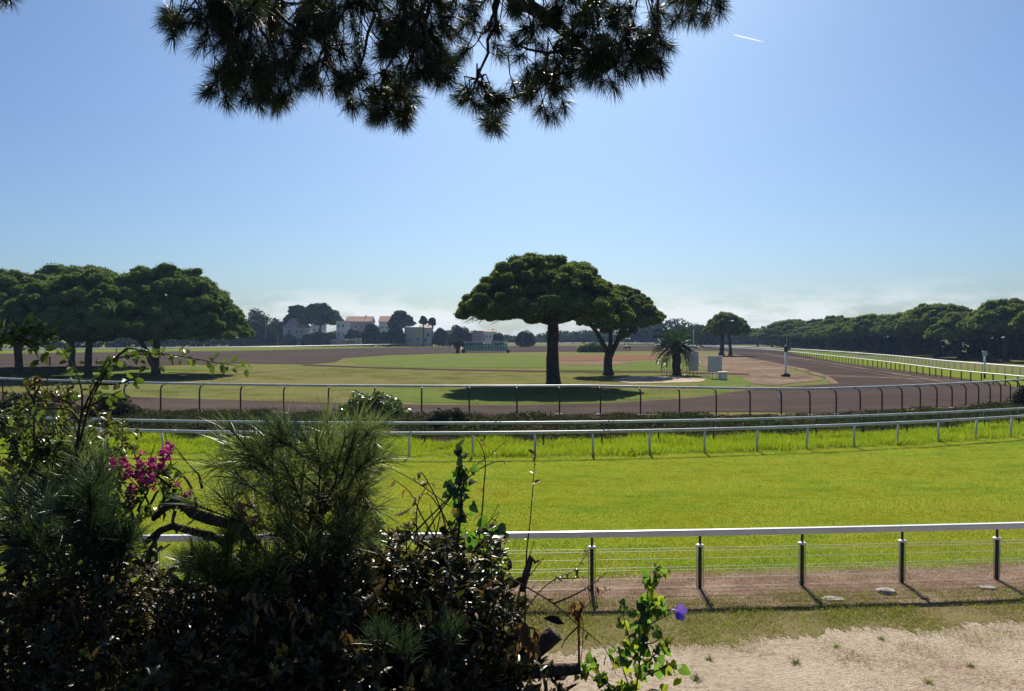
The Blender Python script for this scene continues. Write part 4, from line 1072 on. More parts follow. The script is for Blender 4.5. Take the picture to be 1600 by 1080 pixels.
def leaf_tile(name, w, n, h, L, mat, seed):
    rng = np.random.default_rng(seed)
    P = np.stack([rng.normal(size=n) * w * .4, rng.normal(size=n) * w * .4, rng.uniform(0, 1, n) ** .7 * h], 1)
    T = unit(rng.normal(size=(n, 3)) + [0, 0, .3]) * (L * rng.uniform(.6, 1.2, n))[:, None]
    B = unit(np.cross(T, rng.normal(size=(n, 3)))) * (L * .42 * rng.uniform(.7, 1.2, n))[:, None]
    V, F = cards(P, T, B)
    return bpy.data.objects.new(name, fast_mesh(name, V, F, mat))
def scatter(name, pts, scl, til, label, cat):
    """points -> one object; geometry nodes put the tile on each point"""
    n = len(pts); rng = np.random.default_rng(len(pts))
    me = bpy.data.meshes.new(name); me.vertices.add(n); me.vertices.foreach_set('co', np.asarray(pts, np.float32).ravel())
    a = me.attributes.new('scl', 'FLOAT', 'POINT'); a.data.foreach_set('value', np.asarray(scl, np.float32))
    a = me.attributes.new('rot', 'FLOAT_VECTOR', 'POINT')
    r = np.zeros((n, 3), np.float32); r[:, 2] = rng.uniform(0, 6.283, n); a.data.foreach_set('vector', r.ravel())
    o = obj(name, me); me.materials.append(til.data.materials[0])
    ng = bpy.data.node_groups.new(name, 'GeometryNodeTree')
    ng.interface.new_socket('Geometry', in_out='INPUT', socket_type='NodeSocketGeometry'); ng.interface.new_socket('Geometry', in_out='OUTPUT', socket_type='NodeSocketGeometry')
    N, Lk = ng.nodes, ng.links
    gi, go = N.new('NodeGroupInput'), N.new('NodeGroupOutput')
    io = N.new('GeometryNodeInstanceOnPoints'); oi = N.new('GeometryNodeObjectInfo'); oi.inputs[0].default_value = til; oi.inputs['As Instance'].default_value = True
    na = N.new('GeometryNodeInputNamedAttribute'); na.data_type = 'FLOAT'; na.inputs[0].default_value = 'scl'
    nr = N.new('GeometryNodeInputNamedAttribute'); nr.data_type = 'FLOAT_VECTOR'; nr.inputs[0].default_value = 'rot'
    e2r = N.new('FunctionNodeEulerToRotation')
    Lk.new(gi.outputs[0], io.inputs['Points']); Lk.new(oi.outputs['Geometry'], io.inputs['Instance'])
    Lk.new(na.outputs[0], io.inputs['Scale']); Lk.new(nr.outputs[0], e2r.inputs[0]); Lk.new(e2r.outputs[0], io.inputs['Rotation'])
    Lk.new(io.outputs[0], go.inputs[0])
    md = o.modifiers.new('scatter', 'NODES'); md.node_group = ng
    return tag(o, label, cat, kind='stuff')
def in_view(x, y, m=1.12): return y > 2 and abs(x) < y * 0.667 * m + 1.0
def region(f0, f1, step, jit=.5, x0=-40, x1=46, seed=0, zf=None, keep=None):
    rg = random.Random(seed); out = []
    x = x0
    while x < x1:
        y = f0(x) + step * .5
        while y < f1(x):
            px_, py_ = x + rg.uniform(-jit, jit) * step, y + rg.uniform(-jit, jit) * step
            if in_view(px_, py_) and (keep is None or rg.random() < keep(px_, py_)): out.append((px_, py_, zf(px_, py_) if zf else .03))
            y += step
        x += step
    return out
def nz(x, y, s, k=0): return noise.noise(Vector((x * s, y * s, k)))
tl = tile('turf_tile', .56, 420, .062, .007, M['blade'], 1, .55)
P_ = region(lambda x: cA(x) + (1.0 if x > 3 else .6 + .4 * max(0, min(1, x / 3))), lambda x: min(cB1(x) + .1, 40), .42, .5)
scatter('turf_grass', P_, [.9 + .35 * nz(p[0], p[1], .35, 2) + .3 * nz(p[0] * .3, p[1] * 2, .5, 7) + .13 * math.sin(2.2 * (p[1] - cA(p[0]))) for p in P_], tl, 'short bright green turf of the near grass track', 'grass')
tl = tile('verge_turf_tile', .5, 170, .12, .008, M['tall'], 12, .5)
P_ = region(lambda x: cA(x) + (1.0 if x > 3 else .5 + .5 * max(0, min(1, x / 3))), lambda x: cA(x) + 2.3, .4, .5, x1=22, keep=lambda x, y: .85 - .35 * (y - cA(x) - 1) / 1.3 + .3 * nz(x, y, .8, 1))
scatter('rail_side_grass', P_, [.8 + .5 * nz(*p[:2], .9, 3) for p in P_], tl, 'slightly longer green grass just beyond the near rail', 'grass')
tl = tile('long_tile', .7, 220, .40, .016, M['tall'], 2, .35)
P_ = region(lambda x: cB1(x) + .15, lambda x: cB2(x) + .9, .5, .5, x0=-44, x1=48, keep=lambda x, y: .95)
scatter('long_grass', P_, [.75 + .55 * nz(p[0], p[1], .5, 2) + .25 * nz(p[0], p[1], 2, 5) for p in P_], tl, 'long bright grass growing between the two white rails', 'grass')
sc1 = leaf_tile('scrub_tile', 1.0, 170, .34, .085, M['scrub'], 3)
P_ = region(lambda x: cB2(x) + .7, lambda x: cC(x) - .4, .62, .5, x0=-50, x1=50, zf=lambda x, y: bank_z(x, y, min(1, max(0, (y - cB2(x) - .7) / (cC(x) + 1.3 - cB2(x))))), keep=lambda x, y: (1.0 - .62 * max(0, min(1, ((y - cB2(x)) / (cC(x) - cB2(x)) - .42) / .5))) + .35 * nz(x, y, .35, 3))
scatter('bank_scrub', P_, [.8 + .7 * nz(p[0], p[1], .45, 2) for p in P_], sc1, 'dark low scrub covering the bank between the double rail and the gooseneck fence', 'scrub')
tl = tile('verge_tile', .45, 120, .085, .007, M['weed'], 4, .7)
P_ = region(lambda x: 10.4 + .12 * x, lambda x: cA(x) - .5, .24, .5, x0=-12, x1=14, keep=lambda x, y: .03 + .97 * max(0, min(1, (y - (11.15 + .16 * x) + .9 * nz(x, y, .7, 6)) / .9)) * (.8 + .7 * nz(x, y, .6, 3)))
scatter('verge_grass', P_, [.8 + .6 * nz(*p[:2], .8, 3) for p in P_], tl, 'sparse green and dry grass between the sandy path and the near rail', 'grass')
tl = tile('straw_tile', .5, 95, .10, .006, M['straw'], 5, 1.9, .1)
P_ = region(lambda x: cA(x) - 1.7, lambda x: cA(x) + 1.1, .3, .5, x0=-12, x1=16, keep=lambda x, y: .75 + .5 * nz(x, y, .9, 3))
P_ += region(lambda x: 10.8 + .06 * x, lambda x: 13.0 + .06 * x, .33, .5, x0=-10, x1=14, keep=lambda x, y: .25 + .7 * nz(x, y, .7, 9) + .3 * max(0, y - 11.6 - .06 * x))
scatter('dry_straw', P_, [.7 + .6 * nz(*p[:2], .8, 3) for p in P_], tl, 'dry straw and dead grass littering the ground under the near rail', 'straw')
lt_ = leaf_tile('litter_tile', .7, 60, .012, .016, M['straw'], 9)
P_ = region(lambda x: 9.2, lambda x: 13.2 + .06 * x, .5, .5, x0=-9, x1=13, keep=lambda x, y: .45 + .9 * nz(x, y, .5, 12))
scatter('path_litter', P_, [.9 + .5 * nz(*p[:2], .8, 3) for p in P_], lt_, 'small dry litter strewn over the sandy path', 'litter')
tl = tile('field_tile', 2.2, 240, .085, .02, M['fieldblade'], 6, .6)
P_ = region(lambda x: cC(x) + 1.4, lambda x: 112, 2.3, .5, x0=-75, x1=75, keep=lambda x, y: 0 if False else .55 + .7 * nz(x, y, .07, 4))
from mathutils.geometry import intersect_point_tri_2d
def inside(poly, x, y):
    c = False; n = len(poly); j = n - 1
    for i in range(n):
        if (poly[i][1] > y) != (poly[j][1] > y) and x < (poly[j][0] - poly[i][0]) * (y - poly[i][1]) / (poly[j][1] - poly[i][1]) + poly[i][0]: c = not c
        j = i
    return c
nosand = PX((985, 586), (1050, 582), (1172, 584), (1135, 554), (1250, 578), (1306, 600), (1172, 604), (968, 600))
P_ = [p for p in P_ if inside(inner, p[0], p[1]) and not inside(nosand, p[0], p[1])]
scatter('infield_grass', P_, [.8 + .6 * nz(*p[:2], .1, 3) for p in P_], tl, 'dry tufted grass of the infield round the pines', 'grass')

def tuft_mesh(seed):
    o_ = tile('weed', .07, 46, .13, .008, M['weed'] if seed % 2 else M['leafy'], 200 + seed, .9)
    me = o_.data; bpy.data.objects.remove(o_); return me
tfm = [tuft_mesh(i) for i in range(3)]
for i, (px, py, lb) in enumerate(((1110, 1035, 'small green weed on the sandy path, right of the morning glory'), (1310, 1015, 'dry weed tuft in the middle of the sandy path'), (1245, 1040, 'thin weed tuft lying low on the sandy path'), (1380, 1003, 'small dark weed at the far side of the sandy path'), (1455, 1072, 'weed tuft at the bottom edge of the sandy path'), (1090, 1066, 'weed tuft on the sandy path nearest the morning glory'), (1520, 1045, 'weed tuft on the sandy path near the right edge'))):
    x, y = G(px, py); o_ = tag(obj('weed_tuft', tfm[i % 3], None, (x, y, .02)), lb, 'weed', 'weeds on the sandy path'); o_.rotation_euler.z = i * 1.3; o_.scale = (.7 + .15 * (i % 3),) * 3

# stones, weeds and scrub that can be told apart
def stone(px, py, sx, sy, sz, label, seed, mat='stone'):
    x, y = G(px, py); bm = bmesh.new(); bmesh.ops.create_icosphere(bm, subdivisions=3, radius=1)
    for v in bm.verts:
        n_ = v.co.normalized(); f = 1 + .22 * noise.noise(n_ * 1.6 + Vector((seed, 0, 0))) + .07 * noise.noise(n_ * 5 + Vector((seed, 3, 0)))
        q = Vector((math.copysign(abs(n_.x) ** .7, n_.x), math.copysign(abs(n_.y) ** .7, n_.y), math.copysign(abs(n_.z) ** .5, n_.z)))
        v.co = Vector((q.x * sx * f, q.y * sy * f, max(-.25, q.z) * sz * f))
        v.co.z -= sz * .3
    me = bpy.data.meshes.new('stone'); bm.to_mesh(me); bm.free(); me.materials.append(M[mat]); me.polygons.foreach_set('use_smooth', np.ones(len(me.polygons), dtype=bool))
    return tag(obj('stone', me, None, (x, y, .03)), label, 'stone', 'stones along the near rail')
stone(1387, 930, .17, .13, .10, 'pale flat-topped stone in front of the fourth rail post', 1)
stone(1304, 941, .2, .12, .04, 'dark flat stone lying in the shadow beside the third rail post', 2, 'conc')
stone(1545, 923, .17, .1, .045, 'flat grey stone at the foot of the rightmost rail post', 3, 'conc')
stone(1004, 951, .1, .09, .05, 'little stone lying left of the violet flower', 4, 'conc')
def bush(name, x, y, z, rx, ry, h, label, mat, seed, ncl=50, per=110, card=.1, cs=.34, cat='bush', group=None):
    t = empty(name, (x, y, z), label, cat, group)
    obj('foliage', shrub_mesh(seed, rx, ry, h, ncl, per, card, mat, cs), t)
    m = MB(); rg = random.Random(seed)
    for i in range(6): m.tube(limb_pts((0, 0, -.05), (rx * rg.uniform(-.5, .5), ry * rg.uniform(-.5, .5), h * .6), 0, seed + i), .02 + h * .006, 5)
    m.build('stems', M['twig'], t); return t
X_ = -7.3; bush('round_bush', X_, 41, .35, 2.2, 1.5, 1.35, 'round green bush growing on the bank behind the young pine', M['leafy'], 101, 70, 130, .09, .3, group='bushes on the bank')
bush('round_bush', -27.5, 44.5, .35, 2.6, 1.3, 1.25, 'yellowish bush on the bank near the left edge, behind the tall shoots', M['faryel'], 102, 60, 130, .09, .3, group='bushes on the bank')
bush('round_bush', -21.5, 41.5, .3, 1.3, 1.0, 1.25, 'small dark green bush on the bank right of the yellowish one', M['scrub'], 103, 46, 130, .09, .34, group='bushes on the bank')
bush('round_bush', 35, 51.5, .1, 1.7, 1.2, 1.3, 'dark bush at the right edge beside the last gooseneck posts', M['fardark'], 104, 46, 130, .09, .34, group='bushes on the bank')
bush('round_bush', -3.2, 38.2, .3, 1.1, .8, .8, 'low dark bush on the bank right of the round green bush', M['scrub'], 105, 36, 120, .08, .34, group='bushes on the bank')

# ------------------------------------------------------------------ foreground plants
def needles(P0, d, L, w, droop=.12, rng=None):
    n = len(P0); s = unit(np.cross(d, rng.normal(size=(n, 3)))) * (w / 2)
    mid = P0 + d * (L * .55)[:, None] + np.array([0, 0, -.25]) * (droop * L)[:, None]
    tip = P0 + d * L[:, None] + np.array([0, 0, -1.0]) * (droop * L)[:, None]
    V = np.empty((n, 5, 3), np.float32); V[:, 0] = P0 - s; V[:, 1] = P0 + s; V[:, 2] = mid - s; V[:, 3] = mid + s; V[:, 4] = tip
    b = np.arange(n, dtype=np.int32)[:, None] * 5
    return V.reshape(-1, 3), np.concatenate([b + np.array([0, 1, 3]), b + np.array([0, 3, 2]), b + np.array([2, 3, 4])], 0)
class Arr:
    def __init__(s): s.V, s.F, s.n = [], [], 0
    def add(s, V, F): s.V.append(V); s.F.append(F + s.n); s.n += len(V)
    def obj(s, name, mat, parent=None):
        return obj(name, fast_mesh(name, np.concatenate(s.V), np.concatenate(s.F), mat), parent)
def shoot(arr, path, n, L, w, rng, spread=(25, 75), t0=.25, droop=.1, tipbias=.6):
    """needles all round a shoot, leaning forward along it"""
    P = np.array([tuple(p) for p in path], float); m = len(P) - 1
    t = t0 + (1 - t0) * rng.uniform(0, 1, n) ** tipbias
    k = np.minimum((t * m).astype(int), m - 1); f = t * m - k
    p = P[k] + (P[k + 1] - P[k]) * f[:, None]; ax = unit(P[k + 1] - P[k])
    r = unit(np.cross(ax, unit(rng.normal(size=(n, 3)))))
    ang = np.radians(rng.uniform(spread[0], spread[1], n)) * (1 - .55 * (t > .93))
    d = unit(ax * np.cos(ang)[:, None] + r * np.sin(ang)[:, None])
    V, F = needles(p, d, L * rng.uniform(.7, 1.1, n), w, droop, rng)
    arr.add(V, F)

# pine overhead: its trunk stands out of the frame at the left, limbs reach across above the camera
OP = empty('overhanging_pine', (-5.6, .6, 3.1), 'dark pine branches with long needles hanging into the top of the photo against the sky', 'tree')
def W(p): return Vector(p) - OP.location
mb = MB(); mb.tube([W(p) for p in ((-5.6, .6, 2.9), (-5.5, .7, 5), (-5.2, 1.0, 7.2), (-4.7, 1.5, 9.0))], [.36, .29, .26, .22], 14, rough=.2); mb.build('trunk', M['bark'], OP, True)
limbs = []
for i, (ctrl, r) in enumerate((([(-4.7, 1.5, 8.6), (-3.2, 2.6, 8.0), (-1.5, 3.8, 7.3), (-.4, 4.7, 7.12), (.25, 5.0, 6.85), (.6, 4.95, 6.5)], .10), ([(-4.8, 1.4, 8.4), (-3.6, 2.6, 7.7), (-2.4, 3.8, 7.2), (-1.6, 4.7, 6.95)], .085), ([(-3.2, 2.6, 8.0), (-1.0, 3.3, 7.6), (.4, 4.0, 7.2), (1.2, 4.6, 6.95)], .07),
                   ([(-4.7, 1.5, 9.0), (-3.6, .6, 9.6), (-2.0, -.6, 9.9), (-.4, -1.6, 10)], .09), ([(-4.7, 1.5, 9.0), (-2.6, 2.2, 9.7), (-.4, 2.6, 9.9), (1.4, 3.0, 9.8)], .09), ([(-4.7, 1.5, 9.0), (-5.4, 2.9, 9.3), (-5.8, 4.2, 9.2), (-5.5, 5.2, 9)], .09))):
    P_ = []
    for a, b in zip(ctrl[:-1], ctrl[1:]): P_ += limb_pts(W(a), W(b), 0, i * 5.1, 4)[:-1]
    P_.append(W(ctrl[-1])); k = len(P_)
    m = MB(); m.tube(P_, [r * (1 - .72 * j / (k - 1)) for j in range(k)], 9, rough=.2, seed=i); m.build('limb', M['bark'], OP, True)
    limbs.append([p + OP.location for p in P_])
allp = [p for l in limbs[:3] for p in l[4:]]
rng = np.random.default_rng(8); rg = random.Random(8)
CL = [(300, 25, 45, 9), (345, 45, 55, 13), (405, 65, 60, 15), (395, 125, 45, 13), (350, 132, 26, 6), (440, 130, 34, 9), (480, 60, 58, 15), (520, 110, 40, 11), (565, 40, 65, 15), (603, 150, 42, 12), (566, 145, 26, 5), (640, 100, 46, 12), (660, 45, 55, 13), (684, 104, 28, 6), (628, 172, 26, 6), (712, 12, 34, 5), (770, 20, 46, 7), (830, 35, 45, 8), (752, 152, 30, 7), (770, 186, 20, 5), (850, 150, 40, 10), (868, 105, 32, 7), (748, 85, 34, 3), (805, 105, 36, 3), (920, 55, 50, 12), (945, 105, 36, 10), (985, 85, 40, 10), (1025, 78, 24, 6), (995, 25, 40, 8), (1100, 8, 34, 9), (1060, 15, 20, 3), (4, -14, 20, 4), (895, 20, 45, 8), (640, 10, 60, 10), (450, 5, 60, 12), (360, -10, 50, 8), (530, 15, 50, 10)]
br = MB(); bunches = []
for ci, (px, py, rr, n) in enumerate(CL):
    Yc = rg.uniform(4.25, 4.95); arr = Arr(); ctr = D(px, py, Yc)
    near = min(allp, key=lambda q: (q - ctr).length + (2.0 if q.z < ctr.z + .1 else 0))
    hub = D(px + rg.uniform(-10, 10), py - rr * .9, Yc)
    k_ = limb_pts(W(near), W(hub), -.05, ci * 1.9, 6)
    br.tube(k_, [.015 - .0015 * j for j in range(7)], 5)
    for q in range(int(n * 1.75)):
        a = rg.uniform(0, 6.283); u = math.sqrt(rg.random())
        e = D(px + rr * u * math.cos(a), py + rr * .85 * u * math.sin(a), Yc + rg.uniform(-.27, .27))
        base = e + (hub - e) * rg.uniform(.4, .8) + Vector((rg.uniform(-.06, .06), rg.uniform(-.06, .06), rg.uniform(.0, .09)))
        path = [W(p) for p in limb_pts(base, e, -.03, ci + q * .7, 4)]
        br.tube([W(hub)] + path, [.005, .0045, .004, .0032, .003, .0025], 4)
        dv = (path[-1] - path[-2]).normalized()
        ex = path + [path[-1] + dv * .04]
        shoot(arr, ex, 170, .108, .0021, rng, (22, 82), .45, .16, .55)
    bunches.append(arr)
    tag(arr.obj('needle_cluster', M['needle'], OP), kind='stuff')
br.build('branchlets', M['twig'], OP)
# unseen rest of crown, above and behind, spread to keep skylight off the bush
arr = Arr()
for q in range(560):
    while True:
        p = Vector((rg.uniform(-8.5, 4.6), rg.uniform(-7, 4.6), rg.uniform(6.6, 10.8)))
        if p.y < -1 or p.z > 8 and p.z > CAMZ + .4375 * max(p.y, 0) + .55 and (abs(p.x) > .667 * p.y + 1.2 or p.z > CAMZ + .45 * max(p.y, 0) + .5): break
    dv = Vector((rg.gauss(0, .6), rg.gauss(0, .6), rg.uniform(-.2, 1))).normalized()
    shoot(arr, [W(p - dv * .35), W(p), W(p + dv * .1)], 75, .17, .010, rng, (25, 85), .2, .1)
for q in range(150):
    l_ = limbs[q % 3]; p = l_[rg.randrange(6, len(l_))] + Vector((rg.gauss(0, .28), rg.gauss(0, .28), rg.uniform(.0, .5)))
    if p.z < CAMZ + .4375 * p.y + .12: continue
    dv = Vector((rg.gauss(0, .6), rg.gauss(0, .6), rg.uniform(-.1, .8))).normalized()
    shoot(arr, [W(p - dv * .2), W(p), W(p + dv * .06)], 130, .11, .003, rng, (25, 85), .3, .12)
tag(arr.obj('unseen_shade_needles', M['needle'], OP), kind='stuff')
# young pines
def young_pine(label, base, tips, mat, seed, n=150, L=.13, w=.0022, core=None, stem_r=.016, spread=(15, 62), reach=.34, subs=2):
    """tips: where the leading shoots end; each leaves the stem lower down and carries side shoots"""
    t = empty('young_pine', base, label, 'young pine', 'young pines in the bush')
    o = Vector(base); rng = np.random.default_rng(seed); rg = random.Random(seed)
    cp_ = [Vector(c) - o for c in core]
    stem = [Vector((0, 0, -.05))] + cp_
    m = MB(); pts_ = []
    for a_, b_ in zip(stem[:-1], stem[1:]): pts_ += limb_pts(a_, b_, 0, seed, 3)[:-1]
    pts_.append(stem[-1]); k = len(pts_)
    m.tube(pts_, [stem_r * (1 - .75 * j / (k - 1)) for j in range(k)], 8); m.build('trunk', M['barkn'], t, True)
    st_ = MB(); groups = {}
    for i, e in enumerate(tips):
        e = Vector(e) - o
        z = e.z - rg.uniform(.5, 1.0) * reach
        s = min(pts_, key=lambda q: abs(q.z - z)).copy()
        L_ = (e - s).length; out = Vector((e.x - s.x, e.y - s.y, 0))
        mid = s + out * .55 + Vector((0, 0, (e.z - s.z) * .32))
        path = [s, s.lerp(mid, .5) + Vector((0, 0, .0)), mid, mid.lerp(e, .55) + Vector((rg.uniform(-.01, .01), 0, 0)), e]
        st_.tube(path, [.006, .005, .004, .0035, .003], 5)
        arr = groups.setdefault(i % 7, Arr())
        shoot(arr, path, n, L, w, rng, spread, .45, .10, .7)
        for q in range(subs):
            c = path[2].lerp(path[3], rg.random()); dv = (e - s).normalized()
            d2 = (dv + Vector((rg.gauss(0, .6), rg.gauss(0, .6), rg.gauss(.1, .45)))).normalized() * L_ * rg.uniform(.22, .42)
            p2 = [c, c + d2 * .5, c + d2]
            st_.tube(p2, [.0035, .003, .0025], 4)
            shoot(arr, p2, int(n * .6), L * .9, w, rng, spread, .3, .12, .7)
    st_.build('stems', M['twig'], t, True)
    for g_ in groups.values(): tag(g_.obj('needle_shoot', mat, t), kind='stuff')
    return t
rg = random.Random(12)
tips = []
for (px, py) in ((352, 690), (372, 662), (400, 690), (410, 650), (440, 672), (462, 648), (490, 685), (503, 655), (530, 675), (545, 650), (572, 662), (585, 695), (600, 735), (560, 705), (520, 720), (440, 720), (395, 735), (362, 735), (345, 775), (380, 780), (420, 775), (465, 765), (545, 765), (585, 780), (590, 820), (560, 825), (610, 755), (490, 745), (420, 815), (530, 805), (470, 830), (400, 850), (600, 700), (560, 860), (440, 880)):
    Yd = 3.05 + rg.uniform(-.25, .3)
    px = px - max(0, px - 540) * .45; py = py + max(0, 700 - py) * .32
    tips.append(D(px + rg.uniform(-12, 12), py + rg.uniform(-12, 12), Yd))
CR2 = [D(500, 960, 3.1), D(492, 860, 3.08), D(505, 780, 3.06), D(512, 700, 3.06)]
yp = young_pine('grey green young pine with fans of long needles, tallest in the middle of the bush', (D(505, 1130, 3.1).x, 3.1, 3.1), tips, M['needle2'], 41, 110, .16, .0023, core=CR2, stem_r=.03, spread=(18, 70))
arr = Arr(); rng = np.random.default_rng(4)
for q in range(40):
    p = D(rg.uniform(420, 590), rg.uniform(740, 900), 3.08 + rg.uniform(-.15, .15)) - yp.location
    shoot(arr, [p + Vector((rg.uniform(-.03, .03), 0, .06)), p, p - Vector((rg.uniform(-.03, .03), 0, .07))], 60, .12, .002, rng, (5, 50), .1, .3)
tag(arr.obj('dead_needles', M['deadneedle'], yp), kind='stuff')
tips = [D(px + rg.uniform(-10, 10), py + rg.uniform(-10, 10), 2.75 + rg.uniform(-.2, .25)) for px, py in ((12, 790), (40, 830), (70, 805), (100, 790), (130, 835), (150, 740), (140, 770), (165, 790), (190, 830), (60, 785), (25, 850), (90, 850), (140, 800), (115, 820), (200, 850), (170, 840), (50, 860))]
young_pine('dark bluish young pine at the left, low and shaded', (D(155, 1150, 2.8).x, 2.8, 3.1), tips, M['needle3'], 42, 170, .14, .0022, core=[D(150, 980, 2.8), D(155, 860, 2.8), D(158, 770, 2.8)], reach=.25, spread=(18, 68))
tips = [D(px + rg.uniform(-10, 10), py + rg.uniform(-10, 10), 3.3 + rg.uniform(-.25, .25)) for px, py in ((20, 745), (45, 735), (10, 775), (75, 745), (105, 705), (135, 690), (150, 715), (115, 735), (60, 770), (95, 755), (30, 790), (130, 745))]
young_pine('pale feathery young pine behind the pink flowers, at the left edge', (D(85, 1100, 3.35).x, 3.35, 3.1), tips, M['needle2'], 43, 120, .12, .002, core=[D(85, 940, 3.3), D(95, 830, 3.3), D(105, 740, 3.3)], reach=.25, spread=(18, 75))
tips = [D(px + rg.uniform(-8, 8), py + rg.uniform(-8, 8), 2.8 + rg.uniform(-.15, .15)) for px, py in ((345, 840), (365, 825), (330, 865), (300, 860), (380, 850), (355, 875), (410, 875), (430, 865), (280, 875), (315, 890), (395, 890), (420, 905), (345, 900))]
young_pine('small light green pine seedling below the dead branch', (D(355, 1120, 2.85).x, 2.85, 3.1), tips, M['needle4'], 44, 150, .105, .002, core=[D(352, 980, 2.82), D(357, 880, 2.82)], reach=.2, spread=(18, 75))

# leaves
def leaf_arrays(P, T, N, L, Wd, fold=.25, curl=.15):
    n = len(P); T = unit(T); S = unit(np.cross(N, T)); N = unit(np.cross(T, S))
    prof = [(0, 0, 0), (.33, .5, 1), (.33, -.5, 1), (.70, .42, 1), (.70, -.42, 1), (1, 0, 0), (.33, 0, 0), (.70, 0, 0)]
    V = np.empty((n, 8, 3), np.float32)
    for i, (a, b, e) in enumerate(prof):
        V[:, i] = P + T * (a * L)[:, None] + S * (b * Wd)[:, None] + N * ((e * fold * Wd) - curl * a * a * L)[:, None]
    F0 = np.array([(0, 6, 1), (0, 2, 6), (6, 7, 3), (6, 3, 1), (6, 2, 4), (6, 4, 7), (7, 5, 3), (7, 4, 5)], np.int32)
    F = (np.arange(n, dtype=np.int32)[:, None, None] * 8 + F0[None]).reshape(-1, 3)
    return V.reshape(-1, 3), F
def one_leaf(name, L, Wd, mat, fold=.25, curl=.2):
    V, F = leaf_arrays(np.zeros((1, 3)), np.array([[1., 0, 0]]), np.array([[0, 0, 1.]]), np.array([L]), np.array([Wd]), fold, curl)
    return fast_mesh(name, V, F, mat)
def heart_leaf(name, L, mat):
    pts = [(0, 0), (-.12, .2), (-.08, .42), (.12, .52), (.4, .44), (.7, .24), (1, 0), (.7, -.24), (.4, -.44), (.12, -.52), (-.08, -.42), (-.12, -.2)]
    V = [(x * L, y * L, .16 * L * abs(y) - .22 * L * x * x) for x, y in pts] + [(.35 * L, 0, -.03 * L)]
    F = [(i, (i + 1) % 12, 12) for i in range(12)]
    m = MB(); m.add([(v[0], -v[1], v[2]) for v in V], [(b, a, c) for a, b, c in F]); return m.mesh(name, mat, True)
def orient(o, P, T, N, s=1.0):
    T = Vector(T).normalized(); S = Vector(N).cross(T)
    if S.length < 1e-4: S = T.orthogonal()
    S.normalize(); N = T.cross(S)
    m = Matrix((T, S, N)).transposed().to_4x4(); m.translation = P
    o.matrix_local = m @ Matrix.Scale(s, 4)
def leaf_mass(t, ells, n, L, asp, mat, seed, name='leaves', nobj=0, lmeshes=None, jit=.9, surf=.5, whorl=7):
    """leaves in whorls at the shoot tips, through ellipsoids (centre, radii); the nearest ones are objects of their own"""
    rng = np.random.default_rng(seed); o = np.array(t.location)
    vol = np.array([e[1][0] * e[1][2] for e in ells]); vol /= vol.sum()
    nw = max(1, n // whorl); n = nw * whorl
    k = rng.choice(len(ells), nw, p=vol)
    C = np.array([e[0] for e in ells], float)[k] - o; R = np.array([e[1] for e in ells], float)[k]
    d = unit(rng.normal(size=(nw, 3))); u = rng.uniform(surf, 1.12, nw) ** .6
    W_ = C + d * u[:, None] * R
    ax = unit(d * .6 + rng.normal(size=(nw, 3)) * .55 + np.array([0, -.15, .35]))
    axr = np.repeat(ax, whorl, 0)
    rd = unit(np.cross(axr, unit(rng.normal(size=(n, 3)))))
    al = rng.uniform(.05, 1.0, n)
    T = unit(rd * (.35 + .9 * al)[:, None] + axr * (1.0 - .75 * al)[:, None] + rng.normal(size=(n, 3)) * .16)
    wl_ = np.repeat(L * rng.uniform(.6, 1.35, nw), whorl)
    P = np.repeat(W_, whorl, 0) - axr * (wl_ * rng.uniform(0, .9, n))[:, None]
    N = unit(axr + rng.normal(size=(n, 3)) * .3)
    Ls = wl_ * rng.uniform(.6, 1.15, n)
    if nobj:
        order = np.argsort(P[:, 1] - .5 * Ls * 10 + rng.uniform(0, .5, n))
        for i in order[:nobj]:
            orient(obj('leaf', lmeshes[int(rng.integers(len(lmeshes)))], t), Vector(P[i]), T[i], N[i], float(Ls[i] / L))
        keep = order[nobj:]; P, T, N, Ls = P[keep], T[keep], N[keep], Ls[keep]
    V, F = leaf_arrays(P, T, N, Ls, Ls * asp * rng.uniform(.8, 1.2, len(P)))
    return tag(obj('leaf_mass', fast_mesh('leaf_mass', V, F, mat), t), kind='stuff')
def E(px, py, Y, rx, rz, ry=.25): return (tuple(D(px, py, Y)), (rx / FPX * Y, ry, rz / FPX * Y))
def twigs(t, ells, n, seed, r=.004, mat='twig', base=None):
    rg = random.Random(seed); m = MB(); o = t.location
    for i in range(n):
        c, R = ells[rg.randrange(len(ells))]
        e = Vector(c) + Vector((rg.uniform(-1, 1) * R[0], rg.uniform(-1, 1) * R[1], rg.uniform(-.4, 1) * R[2]))
        s = base and Vector(base) or Vector((c[0] + rg.uniform(-.15, .15), c[1] + rg.uniform(-.05, .15), c[2] - R[2] * 1.1))
        p = limb_pts(s - o, e - o, .04, seed + i * .77, 6); m.tube(p, [r * (1.6 - .2 * j) for j in range(7)], 4)
        for q in range(2):
            s2 = p[3 + q]; m.tube([s2, s2 + Vector((rg.uniform(-.1, .1), rg.uniform(-.08, .08), rg.uniform(.0, .13)))], [r * .7, r * .4], 4)
    return m.build('twigs', M[mat], t)
glv = [one_leaf('leaf', .042, .017, M['gloss']), one_leaf('leaf', .042, .020, M['gloss'], .3, .3), one_leaf('leaf', .042, .015, M['gloss'], .2, -.05)]
